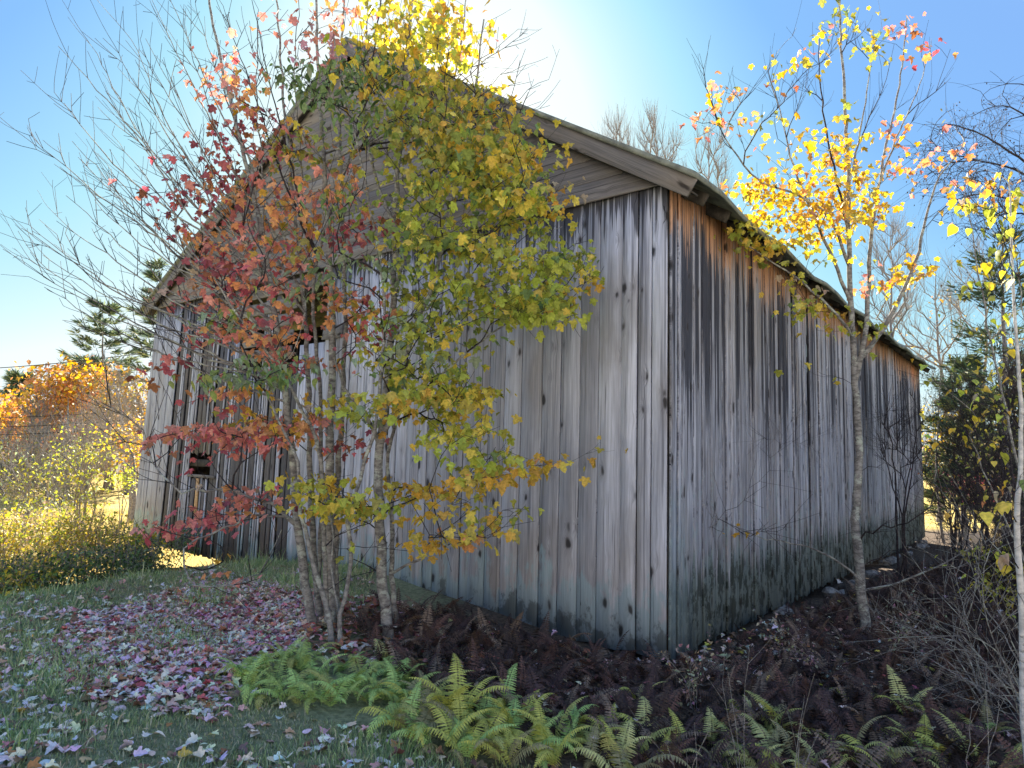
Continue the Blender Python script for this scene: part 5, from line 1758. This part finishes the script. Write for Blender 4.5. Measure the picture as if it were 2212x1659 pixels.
def grass():
    n = 125000
    pts = scatter(LAWNP, n, lambda x, y: np.clip(1.15 - 0.09 * (y - 2.5), 0.55, 1) * (1 - 0.55 * litter_density(x, y)))
    x, y = pts[:, 0], pts[:, 1]
    z = ground_z(x, y)
    patch = 0.5 + 0.5 * np.sin(x * 3.1 + 1.3 * np.sin(y * 2.2)) * np.sin(y * 2.7 + 1.1 * np.sin(x * 1.9))
    h = nr.uniform(0.018, 0.055, n) * (0.45 + 1.25 * patch ** 1.5) * (1 + 0.9 * sstep(6.5, 9.5, y))
    tall = nr.random(n) < 0.07
    h[tall] *= 2.2
    a = nr.uniform(0, 2 * np.pi, n)
    w = nr.uniform(0.0015, 0.003, n) * (1 + 0.12 * y)
    lean = nr.uniform(0.1, 0.9, n) * h
    la = nr.uniform(0, 2 * np.pi, n)
    ca, sa = np.cos(a) * w, np.sin(a) * w
    lx, ly = np.cos(la) * lean, np.sin(la) * lean
    V = np.zeros((n, 5, 3))
    V[:, 0] = np.stack([x - ca, y - sa, z - 0.003], 1)
    V[:, 1] = np.stack([x + ca, y + sa, z - 0.003], 1)
    V[:, 2] = np.stack([x - ca * .8 + lx * .35, y - sa * .8 + ly * .35, z + h * .6], 1)
    V[:, 3] = np.stack([x + ca * .8 + lx * .35, y + sa * .8 + ly * .35, z + h * .6], 1)
    V[:, 4] = np.stack([x + lx, y + ly, z + h], 1)
    i = np.arange(n)[:, None] * 5
    F4 = i + np.array([[0, 1, 3, 2]])
    F3 = i + np.array([[2, 3, 4]])
    c0 = np.array([(0.27, 0.36, 0.18), (0.36, 0.44, 0.20), (0.45, 0.50, 0.32), (0.50, 0.47, 0.29), (0.62, 0.57, 0.42)])
    k = nr.choice(5, n, p=[.3, .3, .2, .12, .08])
    cc = c0[k] * nr.uniform(0.75, 1.25, (n, 1))
    cc[:, 1] *= 0.9 + 0.25 * patch
    o = obj('lawn_grass', mesh_np('lawn_grass', V.reshape(-1, 3), [F4, F3], M_GRASS, np.repeat(cc, 5, axis=0)))
    tag(o, 'short green grass growing between the fallen leaves', 'grass', kind='stuff')


grass()


def tall_grass():
    """dry field grass and tussocks beyond the bank and at the bottom of the picture"""
    n = 26000
    x = nr.uniform(-16, -3.8, n)
    y = nr.uniform(9.5, 26, n)
    x2 = nr.uniform(9, 24, n // 3)
    y2 = nr.uniform(15, 30, n // 3)
    t, s = to_barn(x2, y2)
    m = s < -1.2
    x = np.concatenate([x, x2[m]])
    y = np.concatenate([y, y2[m]])
    t, s = to_barn(x, y)
    m = ~((t > -0.2) & (s > -0.2) & (s < BW + 0.2) & (t < BL + 0.2))
    x, y = x[m], y[m]
    n = len(x)
    z = ground_z(x, y)
    h = nr.uniform(0.06, 0.28, n)
    a = nr.uniform(0, 2 * np.pi, n)
    w = nr.uniform(0.003, 0.007, n)
    la = nr.uniform(0, 2 * np.pi, n)
    le = nr.uniform(0.1, 0.7, n) * h
    V = np.zeros((n, 3, 3))
    V[:, 0] = np.stack([x - np.cos(a) * w, y - np.sin(a) * w, z - 0.003], 1)
    V[:, 1] = np.stack([x + np.cos(a) * w, y + np.sin(a) * w, z - 0.003], 1)
    V[:, 2] = np.stack([x + np.cos(la) * le, y + np.sin(la) * le, z + h], 1)
    F = np.arange(n)[:, None] * 3 + np.array([[0, 1, 2]])
    c0 = np.array([(0.55, 0.42, 0.14), (0.62, 0.50, 0.22), (0.40, 0.38, 0.12), (0.50, 0.34, 0.10)])
    cc = c0[nr.choice(4, n)] * nr.uniform(0.8, 1.2, (n, 1))
    o = obj('field_grass', mesh_np('field_grass', V.reshape(-1, 3), F, M_GRASS, np.repeat(cc, 3, axis=0)))
    tag(o, 'dry golden field grass beyond the bank', 'grass', kind='stuff')


tall_grass()


# ------------------------------------------------------------------ fallen leaves
def litter():
    lv = Leaves()
    big = []
    def put(x, y, pal, size, h=0.02, single=False):
        z = float(ground_z(x, y)) + rnd.uniform(0.3, 1.0) * h
        a = rnd.uniform(0, 6.283)
        d = norm(np.array([math.cos(a), math.sin(a), rnd.uniform(-0.25, 0.25)]))
        n = norm(np.array([0, 0, 1.0]) + nr.normal(0, 0.2, 3))
        name = pick(pal)
        c = tuple(min(0.85, v * rnd.uniform(0.75, 1.2)) for v in PAL[name])
        e = (np.array([x, y, z]), d, n, size * rnd.uniform(0.6, 1.15), c, 'maple' if rnd.random() < 0.75 else 'ovate')
        (big if single else lv.L).append(e + (name,) if single else e)
    # under the clump: lilac undersides, pink and wine upper sides
    dense = dict(lilac=6, pink=3.2, wine=1.3, crimson=1.2, brown=1.6, pale=6, tan=2, coral=0.8, rust=0.6)
    thin = dict(pale=6, lilac=3, brown=3, pink=1, rust=0.8, tan=1, coral=0.25, gold=0.15)
    zone = world_poly([(180, 1330), (420, 1262), (640, 1245), (720, 1330), (640, 1410), (520, 1450), (480, 1560), (200, 1520), (60, 1430)])
    for (x, y) in scatter(zone, 7600, lambda x, y: 0.2 + 0.8 * litter_density(x, y)):
        put(x, y, dense, 0.066, 0.03)
    pts = scatter(LAWNP, 5200, lambda x, y: np.clip(1.3 - 0.16 * (x + 3.2), 0.15, 1) * np.clip(1.2 - 0.06 * y, 0.2, 1) * (0.35 + 0.65 * (np.sin(x * 2.1 + 2) * np.sin(y * 1.7) > -0.2)))
    px = [(p, (np.hypot(p[0], p[1]))) for p in pts]
    px.sort(key=lambda q: q[1])
    for k, (p, r) in enumerate(px):
        put(p[0], p[1], thin, 0.066, 0.045 if k < 900 else 0.03, single=(k < 260))
    brown = dict(brown=5, rust=3, wine=2, tan=1.2, lilac=1.5, pale=0.8, pink=1)
    z2 = world_poly([(640, 1380), (700, 1300), (800, 1290), (1000, 1350), (1300, 1420), (1440, 1450), (1300, 1500), (900, 1440), (720, 1440)])
    for (x, y) in scatter(z2, 1500):
        t, s = to_barn(x, y)
        if t < -0.02:
            put(x, y, brown, 0.075, 0.05)
    z3 = world_poly([(1520, 1400), (1700, 1345), (1950, 1330), (2050, 1400), (1900, 1500), (1600, 1480), (1480, 1440)])
    for (x, y) in scatter(z3, 800, lambda x, y: 0.6 + 0 * x):
        t, s = to_barn(x, y)
        if s < -0.05:
            put(x, y, dict(pale=3, tan=3, brown=5, yellow=0.5, rust=1), 0.07, 0.09)
    for (x, y) in scatter(DEADP, 700):
        t, s = to_barn(x, y)
        if not (t > -0.05 and s > -0.1):
            put(x, y, dict(pale=1.5, tan=2, brown=5, wine=2, lilac=1, yellow=0.3), 0.065, 0.16)
    e = bpy.data.objects
    V = lv
    o = V.build(None, np.zeros(3), M_LITTER, 0, rest='leaf_litter')
    tag(o, 'carpet of fallen maple leaves, lilac grey undersides and wine red tops, under the trees', 'leaf litter', kind='stuff')
    LAB = dict(pale='pale dry maple leaf lying underside up on the near grass', lilac='lilac grey fallen maple leaf on the near grass', brown='brown curled fallen leaf on the near grass',
               pink='pinkish fallen maple leaf on the near grass', rust='rust brown fallen leaf on the near grass', tan='tan fallen leaf on the near grass',
               coral='coral red fallen maple leaf on the near grass', gold='golden yellow fallen leaf on the near grass')
    cache = {}
    for (p, d, n, s, c, k, nm) in big:
        key = (k, rnd.randrange(4), nm, rnd.randrange(3))
        if key not in cache:
            Vt, Ft = TPL[k][key[1]]
            cache[key] = mesh_np('fallen_leaf', Vt, Ft, M_LITTER, np.tile(np.array(c), (len(Vt), 1)))
        o = bpy.data.objects.new('fallen_leaf', cache[key])
        link(o)
        x = norm(np.cross(d, n))
        z = np.cross(x, d)
        o.matrix_basis = Matrix(((x[0] * s, d[0] * s, z[0] * s, p[0]), (x[1] * s, d[1] * s, z[1] * s, p[1]), (x[2] * s, d[2] * s, z[2] * s, p[2]), (0, 0, 0, 1)))
        tag(o, LAB[nm], 'leaf', nm + ' fallen leaves on the near grass')


litter()


# ------------------------------------------------------------------ dry stalks and brush at the right
def stalk(x, y, tops, Y, label, seeds=True, r=0.004, tipr=0.0012, nt=10, mat=None, seedcol=(0.36, 0.31, 0.26), cat='stalk', name='dry_stalk', dx=0):
    base = base_at(x, Y)
    t = thing(name, label, cat, base)
    g = Grow()
    for (tx, ty, dy) in tops:
        tp = at(tx, ty, Y + dy)
        kk = 0.12 if name == 'dry_stalk' else 0.38
        m = base * 0.5 + tp * 0.5 + np.array([nr.normal(0, kk * 0.35), nr.normal(0, kk * 0.35), kk * np.hypot(*(tp - base)[:2])])
        g.stem([base + nr.normal(0, 0.02, 3) * np.array([1, 1, 0]), m, tp], r, tipr, step=0.08, jit=0.004)
    n0 = g.n
    if name == 'dry_stalk':
        g.twigs(nt, (0.08, 0.35), up=0.15, ang=0.6, nodes=[i for i in range(n0) if g.par[i] >= 0])
    else:
        g.twigs(nt // 3, (0.3, 0.9), up=0.12, ang=0.75, nodes=[i for i in range(n0) if g.par[i] >= 0])
        g.twigs(nt, (0.08, 0.4), up=0.05, ang=0.8, nodes=list(range(n0, g.n)))
    lv = Leaves()
    if seeds:
        for ti in g.tips:
            i = ti
            for _ in range(5):
                for q in range(2):
                    lv.add(g.p[i] + nr.normal(0, 0.014, 3), norm(nr.normal(0, 1, 3) + np.array([0, 0, -0.6])), norm(nr.normal(0, 1, 3)), rnd.uniform(0.018, 0.04), tuple(v * rnd.uniform(.6, 1.2) for v in seedcol), 'small')
                i = g.par[i]
                if i < 0: break
    g.tip = tipr
    wood(g, t, base, (mat or M_DRY, mat or M_DRY), split=0.006, names=('stem', 'twigs'))
    lv.build(t, base, M_DEAD, 0, rest='seed_heads')


stalk(1790, 0, [(1640, 1370, -.2), (1680, 1350, -.1), (1730, 1380, 0), (1690, 1420, -.3), (1660, 1400, 0)], 6.6, 'dry goldenrod stalks with curled heads left of the golden maple foot', nt=16)
stalk(1890, 0, [(1990, 1340, 0), (1970, 1300, .1), (1950, 1370, -.2), (2000, 1380, 0)], 6.9, 'dry goldenrod stalks with curled heads right of the golden maple foot', nt=14)
stalk(1500, 0, [(1480, 1400, 0), (1430, 1410, 0), (1520, 1420, 0)], 5.6, 'small pale dry stalks below the near barn corner', nt=10)
stalk(1600, 0, [(1620, 1400, 0), (1570, 1440, 0), (1560, 1480, .2)], 3.9, 'thin bare weed stems rising in front of the dark bracken', seeds=False, nt=8)
stalk(1700, 0, [(1760, 1450, 0), (1740, 1500, .1)], 3.7, 'leaning bare weed stem right of the olive fern', seeds=False, nt=6)
stalk(2060, 0, [(2130, 1480, 0), (2170, 1500, 0), (2100, 1530, 0)], 3.8, 'bare weed stems near the lower right corner', seeds=False, nt=8)
stalk(1480, 0, [(1480, 1620, 0), (1530, 1580, 0), (1440, 1600, 0.1), (1500, 1560, .1)], 3.6, 'tuft of straw coloured stems at the bottom edge, centre right', seeds=False, nt=4)
BR = [(2150, 6.4, [(1890, 1300), (1930, 1260), (2010, 1240), (1960, 1330), (2060, 1250)], 'dead grey branches leaning left over the dark hollow'),
      (2230, 5.2, [(1990, 1330), (2040, 1290), (1950, 1370), (2100, 1220), (2080, 1330)], 'arching grey brush coming in low from the right edge'),
      (2120, 5.6, [(1930, 1390), (1960, 1410), (2010, 1320), (2060, 1300), (2000, 1400)], 'fine dead twigs crossing near the birch foot'),
      (2100, 8.0, [(1950, 1140), (2010, 1100), (2080, 1080), (2150, 1050), (1980, 1180), (2040, 1130)], 'upright bare brush in the shade behind the dead branches'),
      (2190, 7.0, [(2050, 1080), (2100, 1020), (2160, 980), (2210, 1000), (2120, 1150), (2060, 1180)], 'tall grey brush right of the far barn corner'),
      (2240, 4.6, [(2130, 1180), (2090, 1260), (2160, 1130), (2180, 1250), (2050, 1440)], 'close bare twigs beside the birch stem')]
for (x, Y, tops, lab) in BR:
    stalk(x, 0, [(a, b, rnd.uniform(-.4, .4)) for a, b in tops], Y, lab, seeds=False, r=0.008, tipr=0.0016, nt=110, cat='brush', name='bare_brush', mat=(M_TWIG if Y > 6 else M_BARK))


# a scrap of white striped board leaning by the stones
def scrap():
    b = gr(1815, 1285)
    t = thing('broken_lath_panel', 'small broken piece of white and dark striped lath leaning by the stones', 'scrap', b, 0.6)
    wm = plain_mat('white_paint', (0.55, 0.57, 0.60), (0.8, 0.82, 0.84), 30)
    for k in range(4):
        me = plank_mesh((k * 0.035, 0, 0), X_, (0.25, 0.35, 0.9), (0, -1, 0), 0.26 - 0.03 * k, 0.016, 0.012, wm, rnd.uniform(-.02, .02), 0, 0, rnd.uniform(-.03, .03), seg=1)
        obj('lath', me, t)
    me = plank_mesh((-0.02, 0.014, 0.08), X_, (0.25, 0.35, 0.9), (0, -1, 0), 0.1, 0.2, 0.01, M_DARKWOOD, seg=1)
    obj('backing', me, t)


scrap()
